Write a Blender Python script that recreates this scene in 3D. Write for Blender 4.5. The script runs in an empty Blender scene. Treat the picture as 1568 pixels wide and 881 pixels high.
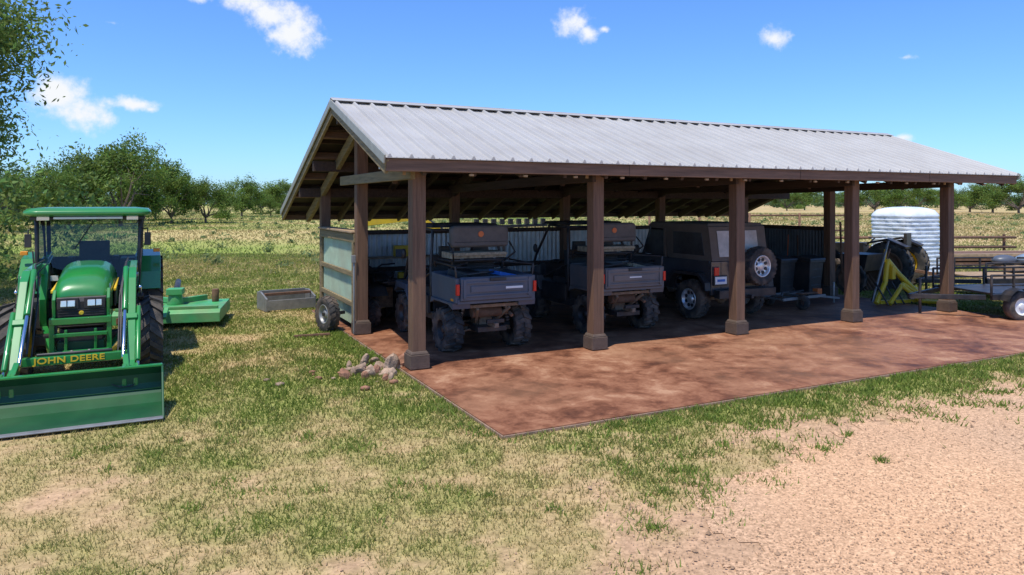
import bpy, bmesh, math, random
import numpy as np
from mathutils import Vector, Matrix, Euler
random.seed(7); rng=np.random.default_rng(7)
S=bpy.context.scene
F=1110.0; HC=2.4
TH=math.radians(26.6); CU,SU=math.cos(TH),math.sin(TH)
P0=(-1.36,10.37)
def W(u,v,z=0.0): return (P0[0]+u*CU-v*SU, P0[1]+u*SU+v*CU, z)
def col_link(o): S.collection.objects.link(o); return o
# ---------------- noise
def vnoise(x,y,seed=0):
    x=np.asarray(x,dtype=float); y=np.asarray(y,dtype=float)
    xi=np.floor(x).astype(np.int64); yi=np.floor(y).astype(np.int64)
    fx=x-xi; fy=y-yi; fx=fx*fx*(3-2*fx); fy=fy*fy*(3-2*fy)
    def h(a,b):
        n=(a*374761393+b*668265263+seed*982451653)&0xffffffff
        n=((n^(n>>13))*1274126177)&0xffffffff
        n=n^(n>>16)
        return (n&0xffff)/65535.0
    return (h(xi,yi)*(1-fx)+h(xi+1,yi)*fx)*(1-fy)+(h(xi,yi+1)*(1-fx)+h(xi+1,yi+1)*fx)*fy
def fbm(x,y,seed=0,o=4):
    s=0;a=.5;t=0
    for i in range(o):
        s=s+a*vnoise(x*2**i,y*2**i,seed+i*17); t+=a; a*=.5
    return s/t
# ---------------- materials
MATS={}
def mat(name,c,rough=.6,metal=0.,var=.25,scale=6.,bump=0.,bscale=40.,dirt=None,dirtamt=.5,coat=0.):
    if name in MATS: return MATS[name]
    m=bpy.data.materials.new(name); m.use_nodes=True; nt=m.node_tree; N=nt.nodes; L=nt.links
    b=N['Principled BSDF']; b.inputs['Roughness'].default_value=rough; b.inputs['Metallic'].default_value=metal
    if coat: b.inputs['Coat Weight'].default_value=coat
    tc=N.new('ShaderNodeTexCoord')
    n=N.new('ShaderNodeTexNoise'); n.inputs['Scale'].default_value=scale; n.inputs['Detail'].default_value=6; n.inputs['Roughness'].default_value=.65
    L.new(tc.outputs['Object'],n.inputs['Vector'])
    r=N.new('ShaderNodeValToRGB'); r.color_ramp.elements[0].position=.3; r.color_ramp.elements[1].position=.72
    a=[x*(1-var) for x in c]; bb=[min(1,x*(1+var)) for x in c]
    r.color_ramp.elements[0].color=(*a,1); r.color_ramp.elements[1].color=(*bb,1)
    L.new(n.outputs['Fac'],r.inputs['Fac'])
    out=r.outputs['Color']
    if dirt:
        n2=N.new('ShaderNodeTexNoise'); n2.inputs['Scale'].default_value=scale*.6; n2.inputs['Detail'].default_value=8
        L.new(tc.outputs['Object'],n2.inputs['Vector'])
        r2=N.new('ShaderNodeValToRGB'); r2.color_ramp.elements[0].position=.42; r2.color_ramp.elements[1].position=.7
        r2.color_ramp.elements[0].color=(0,0,0,1); r2.color_ramp.elements[1].color=(dirtamt,)*3+(1,)
        L.new(n2.outputs['Fac'],r2.inputs['Fac'])
        mx=N.new('ShaderNodeMixRGB'); mx.inputs['Color2'].default_value=(*dirt,1)
        L.new(r2.outputs['Color'],mx.inputs['Fac']); L.new(out,mx.inputs['Color1']); out=mx.outputs['Color']
    L.new(out,b.inputs['Base Color'])
    if bump:
        n3=N.new('ShaderNodeTexNoise'); n3.inputs['Scale'].default_value=bscale; n3.inputs['Detail'].default_value=5
        L.new(tc.outputs['Object'],n3.inputs['Vector'])
        bp=N.new('ShaderNodeBump'); bp.inputs['Strength'].default_value=bump; bp.inputs['Distance'].default_value=.02
        L.new(n3.outputs['Fac'],bp.inputs['Height']); L.new(bp.outputs['Normal'],b.inputs['Normal'])
    MATS[name]=m; return m
def wood(name,c,dark=.55,axis=2):
    m=bpy.data.materials.new(name); m.use_nodes=True; nt=m.node_tree; N=nt.nodes; L=nt.links
    b=N['Principled BSDF']; b.inputs['Roughness'].default_value=.75
    tc=N.new('ShaderNodeTexCoord'); mp=N.new('ShaderNodeMapping')
    sc=[14,14,14]; sc[axis]=.8; mp.inputs['Scale'].default_value=sc
    L.new(tc.outputs['Object'],mp.inputs['Vector'])
    n=N.new('ShaderNodeTexNoise'); n.inputs['Scale'].default_value=1.6; n.inputs['Detail'].default_value=9; n.inputs['Roughness'].default_value=.7
    L.new(mp.outputs['Vector'],n.inputs['Vector'])
    r=N.new('ShaderNodeValToRGB'); r.color_ramp.elements[0].position=.32; r.color_ramp.elements[1].position=.68
    r.color_ramp.elements[0].color=(*[x*dark for x in c],1); r.color_ramp.elements[1].color=(*[min(1,x*1.3) for x in c],1)
    L.new(n.outputs['Fac'],r.inputs['Fac']); L.new(r.outputs['Color'],b.inputs['Base Color'])
    bp=N.new('ShaderNodeBump'); bp.inputs['Strength'].default_value=.35; bp.inputs['Distance'].default_value=.01
    L.new(n.outputs['Fac'],bp.inputs['Height']); L.new(bp.outputs['Normal'],b.inputs['Normal'])
    MATS[name]=m; return m
DUST=(.36,.25,.17)
wpost=wood('stained_post',(.165,.090,.052)); wbeam=wood('stained_beam',(.17,.097,.060),axis=0)
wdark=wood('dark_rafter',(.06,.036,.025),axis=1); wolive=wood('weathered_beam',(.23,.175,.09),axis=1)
wunder=wood('underside_shade_dark',(.028,.02,.016),axis=0)  # near-black tone standing in for shade under the roof
mplinth=mat('plinth_stain',(.105,.072,.052),.8,bump=.3)
mroof=mat('galvalume_roof',(.47,.455,.42),.5,.12,.07,1.4,dirt=(.36,.33,.29),dirtamt=.4)
mtrim=mat('grey_trim',(.34,.34,.30),.5,.2,.15)
mcorr=mat('green_corrugated',(.42,.54,.40),.5,.1,.15,3,dirt=(.36,.34,.24),dirtamt=.5)
mcorr2=mat('galvanised_corrugated',(.52,.56,.57),.4,.4,.2,3)
mcorr3=mat('dark_corrugated',(.14,.15,.155),.5,.4,.2,3)
rubber=mat('tire_rubber',(.034,.033,.032),.85,0,.3,9,.4,60,DUST,.4)
rubber2=mat('tractor_tire_rubber',(.04,.038,.034),.85,0,.3,9,.4,60,(.2,.16,.12),.45)
blk=mat('black_plastic',(.022,.023,.025),.5,0,.3,8,dirt=DUST,dirtamt=.12)
binm=mat('bin_plastic',(.028,.031,.035),.45,0,.2,5,dirt=DUST,dirtamt=.12)
blkm=mat('black_steel',(.030,.030,.032),.45,.3,.3,8,dirt=DUST,dirtamt=.15)
slate=mat('slate_bed_plastic',(.080,.098,.13),.42,0,.12,3,dirt=DUST,dirtamt=.10)
mud=mat('muddy_metal',(.23,.155,.10),.85,0,.45,12,.5,50)
seatg=mat('seat_vinyl',(.115,.10,.09),.65,0,.2,8,.3,80)
camo=mat('camo_cushion',(.33,.26,.17),.8,0,.6,14)
red=mat('tail_lamp',(.65,.01,.01),.2,0,.1)
orange=mat('orange_badge',(.65,.16,.04),.5,0,.1)
whitep=mat('white_paint',(.75,.75,.73),.45,0,.05)
green=mat('tractor_green',(.018,.235,.045),.28,0,.12,3,dirt=(.14,.21,.08),dirtamt=.25,coat=.5)
green2=mat('bucket_green',(.006,.072,.022),.5,0,.4,1.4,dirt=(.06,.09,.045),dirtamt=.6)
mint=mat('mower_green',(.06,.36,.12),.5,0,.25,3,dirt=(.28,.25,.12),dirtamt=.5)
yellow=mat('yellow_paint',(.80,.52,.02),.42,0,.12,4,dirt=(.3,.2,.08),dirtamt=.3)
chrome=mat('chrome_rod',(.75,.75,.75),.15,1,.05)
alloy=mat('alloy_wheel',(.68,.68,.68),.3,.5,.1)
steelg=mat('grey_steel',(.28,.28,.27),.5,.5,.25)
rust=mat('rusty_steel',(.18,.095,.055),.85,.1,.4,8,.3)
rock=mat('limestone_rock',(.36,.25,.17),.9,0,.45,9,.8,25)
rock2=mat('red_rock',(.30,.145,.085),.9,0,.4,9,.8,25)
jeepc=mat('jeep_paint',(.052,.052,.057),.2,0,.1,3,dirt=DUST,dirtamt=.08,coat=.5)
jeept=mat('soft_top_fabric',(.135,.105,.082),.8,0,.15,6,.2,60)
vinylw=mat('clear_vinyl_window',(.50,.41,.33),.2,0,.25,4)
wplas=mat('plastic_wrap',(.76,.81,.84),.22,0,.12,3,1.0,6)
lens=mat('headlamp_lens',(.75,.75,.7),.1,.5,.1)
lumber=mat('lumber',(.36,.25,.15),.8,0,.3,8)
bluegrey=mat('bluegrey_tarp',(.20,.27,.35),.5,0,.3,5)
blue=mat('blue_item',(.03,.15,.5),.5)
amber=mat('amber_lens',(.8,.3,.02),.3)
dwin=mat('dark_window',(.05,.045,.042),.12)
def glassmat():
    m=bpy.data.materials.new('cab_glass'); m.use_nodes=True; nt=m.node_tree; N=nt.nodes; L=nt.links
    N.remove(N['Principled BSDF']); o=N['Material Output']
    t=N.new('ShaderNodeBsdfTransparent'); t.inputs[0].default_value=(.62,.71,.68,1)
    g=N.new('ShaderNodeBsdfGlossy'); g.inputs['Roughness'].default_value=.03
    fr=N.new('ShaderNodeFresnel'); fr.inputs[0].default_value=1.5
    mx=N.new('ShaderNodeMixShader'); L.new(fr.outputs[0],mx.inputs[0]); L.new(t.outputs[0],mx.inputs[1]); L.new(g.outputs[0],mx.inputs[2]); L.new(mx.outputs[0],o.inputs[0])
    return m
glass=glassmat()
def attrmat(name,rough=.8,trans=0.,bump=0):
    m=bpy.data.materials.new(name); m.use_nodes=True; nt=m.node_tree; N=nt.nodes; L=nt.links
    b=N['Principled BSDF']; b.inputs['Roughness'].default_value=rough; b.inputs['Specular IOR Level'].default_value=.2
    a=N.new('ShaderNodeAttribute'); a.attribute_name='Col'; L.new(a.outputs['Color'],b.inputs['Base Color'])
    if trans:
        t=N.new('ShaderNodeBsdfTranslucent'); L.new(a.outputs['Color'],t.inputs['Color'])
        mx=N.new('ShaderNodeMixShader'); mx.inputs[0].default_value=trans
        L.new(b.outputs[0],mx.inputs[1]); L.new(t.outputs[0],mx.inputs[2]); L.new(mx.outputs[0],N['Material Output'].inputs[0])
    return m
# ---------------- builder
class Obj:
    def __init__(s,name,loc=(0,0,0),rz=0.):
        s.e=col_link(bpy.data.objects.new(name,None)); s.e.location=loc; s.e.rotation_euler=(0,0,rz); s.e.empty_display_size=.2; s.p={}
    def bm(s,part,m):
        k=(part,m.name)
        if k not in s.p: s.p[k]=(bmesh.new(),m)
        return s.p[k][0]
    def box(s,part,m,c,size,rot=(0,0,0),top=None):
        b=s.bm(part,m); R=Euler(rot).to_matrix(); vs=[]
        tx,ty=(top if top else (1,1))
        for dz in(-.5,.5):
            for dx,dy in((-.5,-.5),(.5,-.5),(.5,.5),(-.5,.5)):
                k=(tx,ty) if dz>0 else (1,1)
                vs.append(b.verts.new(Vector(c)+R@Vector((dx*size[0]*k[0],dy*size[1]*k[1],dz*size[2]))))
        for f in((3,2,1,0),(4,5,6,7),(0,1,5,4),(1,2,6,5),(2,3,7,6),(3,0,4,7)): b.faces.new([vs[i] for i in f])
    def beam(s,part,m,p0,p1,w,h,up=(0,0,1)):
        b=s.bm(part,m); p0=Vector(p0);p1=Vector(p1); d=(p1-p0).normalized(); sd=d.cross(Vector(up)).normalized(); u2=sd.cross(d)
        vs=[]
        for p in(p0,p1):
            for a,c in((-.5,-.5),(.5,-.5),(.5,.5),(-.5,.5)): vs.append(b.verts.new(p+sd*a*w+u2*c*h))
        for f in((0,1,2,3),(7,6,5,4),(0,4,5,1),(1,5,6,2),(2,6,7,3),(3,7,4,0)): b.faces.new([vs[i] for i in f])
    def cyl(s,part,m,p0,p1,r0,r1=None,seg=14,cap=True):
        b=s.bm(part,m); r1=r0 if r1 is None else r1; p0=Vector(p0);p1=Vector(p1); d=(p1-p0).normalized()
        a=d.orthogonal().normalized(); c=d.cross(a); A=[];Bv=[]
        for i in range(seg):
            t=2*math.pi*i/seg; o=a*math.cos(t)+c*math.sin(t)
            A.append(b.verts.new(p0+o*r0)); Bv.append(b.verts.new(p1+o*r1))
        for i in range(seg):
            f=b.faces.new((A[i],A[(i+1)%seg],Bv[(i+1)%seg],Bv[i])); f.smooth=True
        if cap: b.faces.new(A[::-1]); b.faces.new(Bv)
    def tube(s,part,m,pts,r,seg=8):
        for a,c in zip(pts[:-1],pts[1:]): s.cyl(part,m,a,c,r,seg=seg)
        b=s.bm(part,m)
        for p in pts[1:-1]:
            bmesh.ops.create_icosphere(b,subdivisions=1,radius=r*1.03,matrix=Matrix.Translation(p))
    def ext(s,part,m,prof,x0,x1,smooth=False):
        b=s.bm(part,m); A=[b.verts.new((x0,y,z)) for y,z in prof]; C=[b.verts.new((x1,y,z)) for y,z in prof]
        n=len(prof)
        for i in range(n):
            f=b.faces.new((A[i],A[(i+1)%n],C[(i+1)%n],C[i])); f.smooth=smooth
        b.faces.new(A[::-1]); b.faces.new(C)
    def sph(s,part,m,c,r,sc=(1,1,1),sub=2):
        b=s.bm(part,m); M=Matrix.Translation(c)@Matrix.Diagonal((*sc,1))
        ret=bmesh.ops.create_icosphere(b,subdivisions=sub,radius=r,matrix=M)
        for v in ret['verts']:
            for f in v.link_faces: f.smooth=True
    def lathe(s,part,m,c,prof,seg=36,axis='X'):
        b=s.bm(part,m); rings=[]
        for i in range(seg):
            t=2*math.pi*i/seg; ring=[]
            for r,x in prof:
                if axis=='X': v=(x,r*math.cos(t),r*math.sin(t))
                else: v=(r*math.cos(t),r*math.sin(t),x)
                ring.append(b.verts.new(Vector(c)+Vector(v)))
            rings.append(ring)
        for i in range(seg):
            A=rings[i];C=rings[(i+1)%seg]
            for j in range(len(prof)-1):
                f=b.faces.new((A[j],A[j+1],C[j+1],C[j])); f.smooth=True
    def wheel(s,c,R,w,rim,rm,tm=None,lugs=18,lug=.022,side=1,chev=.5,spokes=0):
        tm=tm or rubber; h=w/2
        s.lathe('tire',tm,c,[(rim,-h*.8),(rim+.3*(R-rim),-h*.98),(R*.9,-h),(R*.97,-h*.8),(R*.985,0),(R*.97,h*.8),(R*.9,h),(rim+.3*(R-rim),h*.98),(rim,h*.8)])
        for i in range(lugs):
            t=2*math.pi*i/lugs
            for sg in(-1,1):
                tt=t+(math.pi/lugs if sg>0 else 0)
                M=Euler((tt,0,0)).to_matrix()
                b=s.bm('tread',tm); vs=[]
                for dz in(-lug,lug*.9):
                    for dx,dy in((0,.0),(1,-chev),(1,-chev+.42),(0,.42)):
                        pitch=2*math.pi*R/lugs
                        x=sg*dx*h*1.0; y=(dy)*pitch; rr=(R-(.07*R if dx else 0))+dz
                        vs.append(b.verts.new(Vector(c)+M@Vector((x,y,rr))))
                for f in((3,2,1,0),(4,5,6,7),(0,1,5,4),(1,2,6,5),(2,3,7,6),(3,0,4,7)): b.faces.new([vs[k] for k in f])
        x=side*h
        s.lathe('rim',rm,c,[(rim*1.03,x*.82),(rim*1.0,x*.9),(rim*.9,x*.85),(rim*.8,x*.4),(rim*.45,x*.35),(rim*.35,x*.62),(rim*.25,x*.68),(.001,x*.68)],24)
        s.lathe('rim',rm,c,[(rim*.98,-x*.85),(rim*.8,-x*.2),(.001,-x*.2)],24)
        if spokes:
            for i in range(spokes):
                t=2*math.pi*(i+.5)/spokes
                s.cyl('rim_holes',blk,Vector(c)+Vector((x*.37,math.cos(t)*rim*.64,math.sin(t)*rim*.64)),Vector(c)+Vector((x*.52,math.cos(t)*rim*.64,math.sin(t)*rim*.64)),rim*.17,seg=10)
    def finish(s,bevel=.006):
        for (part,_),(b,m) in s.p.items():
            bmesh.ops.recalc_face_normals(b,faces=b.faces)
            me=bpy.data.meshes.new(part); b.to_mesh(me); b.free(); me.materials.append(m)
            o=col_link(bpy.data.objects.new(part,me)); o.parent=s.e
            if bevel and part not in('tread','tire'):
                md=o.modifiers.new('bevel','BEVEL'); md.width=bevel; md.segments=2; md.limit_method='ANGLE'; md.angle_limit=math.radians(42)
        return s
def npmesh(name,verts,faces,mats,cols=None,k=None,matidx=None,smooth=False):
    me=bpy.data.meshes.new(name); nv=len(verts); nf=len(faces); kk=faces.shape[1]
    me.vertices.add(nv); me.vertices.foreach_set('co',verts.astype(np.float32).ravel())
    me.loops.add(nf*kk); me.loops.foreach_set('vertex_index',faces.astype(np.int32).ravel())
    me.polygons.add(nf); me.polygons.foreach_set('loop_start',np.arange(0,nf*kk,kk,dtype=np.int32))
    if matidx is not None: me.polygons.foreach_set('material_index',matidx.astype(np.int32))
    me.polygons.foreach_set('use_smooth',np.full(nf,smooth))
    for m in mats: me.materials.append(m)
    if cols is not None:
        a=me.color_attributes.new('Col','FLOAT_COLOR','POINT')
        c4=np.ones((nv,4),np.float32); c4[:,:3]=cols; a.data.foreach_set('color',c4.ravel())
    me.update(calc_edges=True)
    return me

# ================= camera, light, world
cam=bpy.data.cameras.new('camera'); co=col_link(bpy.data.objects.new('camera',cam)); S.camera=co
co.location=(0,0,HC); co.rotation_euler=(math.pi/2,0,0)
cam.sensor_width=36; cam.lens=36*F/1568; cam.shift_x=0; cam.shift_y=-(440.5-311)/1568; cam.clip_end=6000; cam.clip_start=.1
SV=Vector((-.19,-.33,1)).normalized()
sun=bpy.data.lights.new('sun','SUN'); sun.energy=4.8; sun.angle=math.radians(.5); sun.color=(1,.935,.83)
so=col_link(bpy.data.objects.new('sun',sun)); so.rotation_euler=SV.to_track_quat('Z','Y').to_euler(); so.location=(-5,-10,30)
w=bpy.data.worlds.new('World'); S.world=w; w.use_nodes=True; nt=w.node_tree; N=nt.nodes; L=nt.links
bg=N['Background']; bg.inputs['Strength'].default_value=.118
sky=N.new('ShaderNodeTexSky'); sky.sky_type='NISHITA'; sky.sun_disc=False; sky.sun_elevation=math.asin(SV.z); sky.sun_rotation=math.atan2(SV.x,SV.y)%(2*math.pi)
sky.air_density=1.0; sky.dust_density=.35; sky.ozone_density=2.0
hs=N.new('ShaderNodeMixRGB'); hs.blend_type='MULTIPLY'; hs.inputs[0].default_value=1; hs.inputs['Color2'].default_value=(.72,1.13,1.78,1)
L.new(sky.outputs[0],hs.inputs['Color1'])
tc=N.new('ShaderNodeTexCoord')
nz=N.new('ShaderNodeTexNoise'); nz.inputs['Scale'].default_value=13; nz.inputs['Detail'].default_value=9; nz.inputs['Roughness'].default_value=.6; L.new(tc.outputs['Generated'],nz.inputs['Vector'])
nz2=N.new('ShaderNodeTexNoise'); nz2.inputs['Scale'].default_value=46; nz2.inputs['Detail'].default_value=8; nz2.inputs['Roughness'].default_value=.62; L.new(tc.outputs['Generated'],nz2.inputs['Vector'])
nsum=N.new('ShaderNodeMath'); nsum.operation='ADD'; L.new(nz.outputs[0],nsum.inputs[0]); L.new(nz2.outputs[0],nsum.inputs[1])
prev=None
for (x,y,rx,rz,st) in [(380,4,52,24,2.2),(415,20,54,30,2.3),(448,46,44,34,2.2),(88,142,46,32,2.3),(126,176,50,30,2.4),(202,160,48,13,1.6),(880,32,30,26,2.2),(898,50,22,18,1.7),(1183,60,25,20,2.0),(1385,88,34,9,.5),(1380,212,26,10,1.2),(310,-2,36,12,1.0),(170,35,40,8,.1),(232,168,16,10,.9),(925,45,16,8,.6)]:
    d=Vector(((x-784)/F,1,(311-y)/F)); ln=d.length; d.normalize()
    sb=N.new('ShaderNodeVectorMath'); sb.operation='SUBTRACT'; L.new(tc.outputs['Generated'],sb.inputs[0]); sb.inputs[1].default_value=d
    ml=N.new('ShaderNodeVectorMath'); ml.operation='MULTIPLY'; L.new(sb.outputs[0],ml.inputs[0]); ml.inputs[1].default_value=(F*ln/rx,F*ln/rx,F*ln/rz)
    le=N.new('ShaderNodeVectorMath'); le.operation='LENGTH'; L.new(ml.outputs[0],le.inputs[0])
    m1=N.new('ShaderNodeMath'); m1.operation='MULTIPLY'; L.new(le.outputs['Value'],m1.inputs[0]); m1.inputs[1].default_value=1.3
    ad=N.new('ShaderNodeMath'); ad.operation='SUBTRACT'; ad.inputs[0].default_value=.55+.35*st; L.new(m1.outputs[0],ad.inputs[1])
    if prev is None: prev=ad.outputs[0]
    else:
        mxn=N.new('ShaderNodeMath'); mxn.operation='MAXIMUM'; L.new(prev,mxn.inputs[0]); L.new(ad.outputs[0],mxn.inputs[1]); prev=mxn.outputs[0]
nm=N.new('ShaderNodeMath'); nm.operation='MULTIPLY_ADD'; L.new(nsum.outputs[0],nm.inputs[0]); nm.inputs[1].default_value=2.4; nm.inputs[2].default_value=-2.4
ad2=N.new('ShaderNodeMath'); ad2.operation='ADD'; L.new(prev,ad2.inputs[0]); L.new(nm.outputs[0],ad2.inputs[1])
mr=N.new('ShaderNodeMapRange'); mr.interpolation_type='SMOOTHSTEP'; mr.inputs['From Min'].default_value=-.1; mr.inputs['From Max'].default_value=1.15; L.new(ad2.outputs[0],mr.inputs['Value'])
mx=N.new('ShaderNodeMixRGB'); L.new(mr.outputs[0],mx.inputs['Fac']); L.new(hs.outputs[0],mx.inputs['Color1']); mx.inputs['Color2'].default_value=(7.9,8.1,8.4,1)
L.new(mx.outputs[0],bg.inputs['Color'])
S.view_settings.view_transform='Standard'; S.view_settings.look='None'; S.view_settings.exposure=0

# ================= ground fields
DB=np.array([(.2,-3),(.75,4.2),(1.0,5.6),(1.45,6.5),(2.6,7.7),(4.1,8.75),(7.0,9.75),(11,11.6),(16,14.2),(30,21)])
def drive_sd(X,Y):
    yb=np.interp(X,DB[:,0],DB[:,1],left=-9)
    slope=np.interp(X,DB[:,0],np.gradient(DB[:,1],DB[:,0]))
    return (yb-Y)/np.sqrt(1+slope**2)
def uv(X,Y):
    a=X-P0[0]; b=Y-P0[1]; return a*CU+b*SU, -a*SU+b*CU
def dirtmask(X,Y):
    sd=drive_sd(X,Y)
    n=fbm(X*.9,Y*.9,3)-.5; n2=fbm(X*4,Y*4,9)-.5
    d=np.clip(.5+ (sd+ n*2.2+n2*1.5)*1.1,0,1)
    near=np.clip((6.8-Y)/2.6,0,1)
    p=fbm(X*.8+4,Y*1.1,21); p2=fbm(X*3.5,Y*3.5,33)
    b=np.clip((p*.5+p2*.5 -.63+.13*near)*6,0,1)*np.clip((14-Y)/6,0,1)
    return np.maximum(d,b*.8)
def greenness(X,Y):
    u,v=uv(X,Y)
    g=.52+.8*(fbm(X*.55,Y*.55,41)-.5)+1.0*(fbm(X*2.4,Y*2.4,47)-.5)+.6*(fbm(X*7,Y*7,49)-.5)
    g+=.15*np.clip(1-np.abs(Y-9)/4,0,1)*np.clip((X+6)/3,0,1)
    g-=.26*np.clip((8.4-Y)/2.5,0,1)
    g+=.12*np.clip((Y-11)/4,0,1)
    g+=.22*np.clip(1-np.abs(v+3.6)/.5,0,1)*(u>-.8)
    g+=.2*np.clip(1-np.abs(u+.8)/.8,0,1)*(v<4)*(v>-4)
    return np.clip(g,0,1)
def lines(segs):
    return np.unique(np.round(np.concatenate([np.arange(s,e,st) for (s,e,st) in segs]),3))
gx=lines([(-3000,-400,400),(-400,-60,30),(-60,-16,1.5),(-16,18,.11),(18,60,1.5),(60,400,30),(400,3001,400)])
gy=lines([(-200,0,40),(0,3.6,.6),(3.6,18,.11),(18,34,.4),(34,120,3),(120,500,30),(500,4001,500)])
GX,GY=np.meshgrid(gx,gy); nx,ny=len(gx),len(gy)
X=GX.ravel();Y=GY.ravel()
dm=dirtmask(X,Y); gr=greenness(X,Y)
far=np.clip((Y-16)/14,0,1)
SOIL=np.array((.42,.27,.162)); STRAW=np.array((.38,.295,.125)); GRN=np.array((.16,.21,.042)); 
def fieldmix(X,Y): return np.clip((fbm(X*.05,Y*.12,61)-.5)*2.4+.56+(fbm(X*.3,Y*.5,63)-.5)*.8,0,1)
fm=fieldmix(X,Y)[:,None]
farc=np.array((.215,.265,.055))*fm+np.array((.43,.335,.145))*(1-fm)
rightdry=np.clip((X-5)/22,0,1)*.6*far
farc=farc*(1-rightdry[:,None])+np.array((.44,.30,.165))[None]*rightdry[:,None]
soilmix=fbm(X*1.7,Y*1.7,71)[:,None]
lawn=(SOIL*.6+STRAW*.4)*(1-gr[:,None])+ (GRN*.75+STRAW*.25)*gr[:,None]
c=lawn*(1-far[:,None])+farc*far[:,None]
dmf=(dm*(1-far*np.clip(1-(X-4)/6,0,1)))[:,None]*(1-far[:,None])
c=c*(1-dmf)+SOIL*dmf*(.92+.2*soilmix)
z=(fbm(X*.5,Y*.5,5)-.5)*.03*np.clip((Y-3)/3,0,1)*(1-np.clip((Y-60)/40,0,1))
u_,v_=uv(X,Y); z=np.where((u_>-.6)&(u_<13)&(v_>-3.8)&(v_<7),z*.2-.004,z)
V=np.stack([X,Y,z],1)
idx=np.arange(nx*ny).reshape(ny,nx)
Fc=np.stack([idx[:-1,:-1],idx[:-1,1:],idx[1:,1:],idx[1:,:-1]],-1).reshape(-1,4)
def groundmat(name,bs,fine,lo=.66,mixv=.22):
    m=bpy.data.materials.new(name); m.use_nodes=True; nt=m.node_tree; N=nt.nodes; L=nt.links
    b=N['Principled BSDF']; b.inputs['Roughness'].default_value=.95; b.inputs['Specular IOR Level'].default_value=.1
    a=N.new('ShaderNodeAttribute'); a.attribute_name='Col'; tc=N.new('ShaderNodeTexCoord')
    n=N.new('ShaderNodeTexNoise'); n.inputs['Scale'].default_value=fine; n.inputs['Detail'].default_value=10; n.inputs['Roughness'].default_value=.78; L.new(tc.outputs['Object'],n.inputs['Vector'])
    r=N.new('ShaderNodeValToRGB'); r.color_ramp.elements[0].position=.34; r.color_ramp.elements[1].position=.66
    r.color_ramp.elements[0].color=(lo,lo*.98,lo*.94,1); r.color_ramp.elements[1].color=(1.25,1.25,1.27,1); L.new(n.outputs['Fac'],r.inputs['Fac'])
    vo=N.new('ShaderNodeTexVoronoi'); vo.inputs['Scale'].default_value=bs; L.new(tc.outputs['Object'],vo.inputs['Vector'])
    mm=N.new('ShaderNodeMixRGB'); mm.blend_type='MULTIPLY'; mm.inputs['Fac'].default_value=1; L.new(a.outputs['Color'],mm.inputs['Color1']); L.new(r.outputs['Color'],mm.inputs['Color2'])
    r2=N.new('ShaderNodeHueSaturation'); r2.inputs['Saturation'].default_value=.0; r2.inputs['Value'].default_value=1.4; L.new(vo.outputs['Color'],r2.inputs['Color'])
    m2=N.new('ShaderNodeMixRGB'); m2.blend_type='OVERLAY'; m2.inputs['Fac'].default_value=mixv; L.new(mm.outputs[0],m2.inputs['Color1']); L.new(r2.outputs[0],m2.inputs['Color2'])
    L.new(m2.outputs[0],b.inputs['Base Color'])
    bp=N.new('ShaderNodeBump'); bp.inputs['Strength'].default_value=.6; bp.inputs['Distance'].default_value=.02; L.new(n.outputs['Fac'],bp.inputs['Height']); L.new(bp.outputs[0],b.inputs['Normal'])
    return m
gm=groundmat('ground_soil_grass',45,9)
col_link(bpy.data.objects.new('ground',npmesh('ground',V,Fc,[gm],c,smooth=True)))
# driveway sheet
dx=np.arange(-.5,17,.07); dy=np.arange(2.6,15,.07); DX,DY=np.meshgrid(dx,dy); sdv=drive_sd(DX,DY)+(fbm(DX*1.2,DY*1.2,3)-.5)*1.2+(fbm(DX*6,DY*6,8)-.5)*.5
keep=(sdv[:-1,:-1]>.45)
ii=np.arange(DX.size).reshape(DX.shape)
Fd=np.stack([ii[:-1,:-1],ii[:-1,1:],ii[1:,1:],ii[1:,:-1]],-1)[keep]
xf=DX.ravel();yf=DY.ravel()
zz=(fbm(xf*.5,yf*.5,5)-.5)*.03*np.clip((yf-3)/3,0,1); uu,vv=uv(xf,yf); zz=np.where((uu>-.6)&(uu<13)&(vv>-3.8)&(vv<7),zz*.2-.004,zz)+.006
sdf=drive_sd(xf,yf)
band=np.exp(-((sdf-1.9+.5*(fbm(xf*.3,yf*.3,14)-.5))/.28)**2)+np.exp(-((sdf-3.5+.5*(fbm(xf*.3,yf*.3,15)-.5))/.28)**2)
tr=fbm(xf*.35+yf*.1,yf*.25,88); tr2=fbm(xf*2,yf*2,90)
dc=SOIL[None]*(.86+.25*tr+.2*tr2+.05*band)[:,None]+np.array((.05,.0,-.02))[None]*(tr[:,None]-.5)*2
used=np.unique(Fd); remap=-np.ones(DX.size,int); remap[used]=np.arange(len(used))
col_link(bpy.data.objects.new('gravel_driveway',npmesh('gravel_driveway',np.stack([xf,yf,zz],1)[used],remap[Fd],[groundmat('gravel_mat',75,24,.55,.35)],dc[used],smooth=True)))
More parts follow.
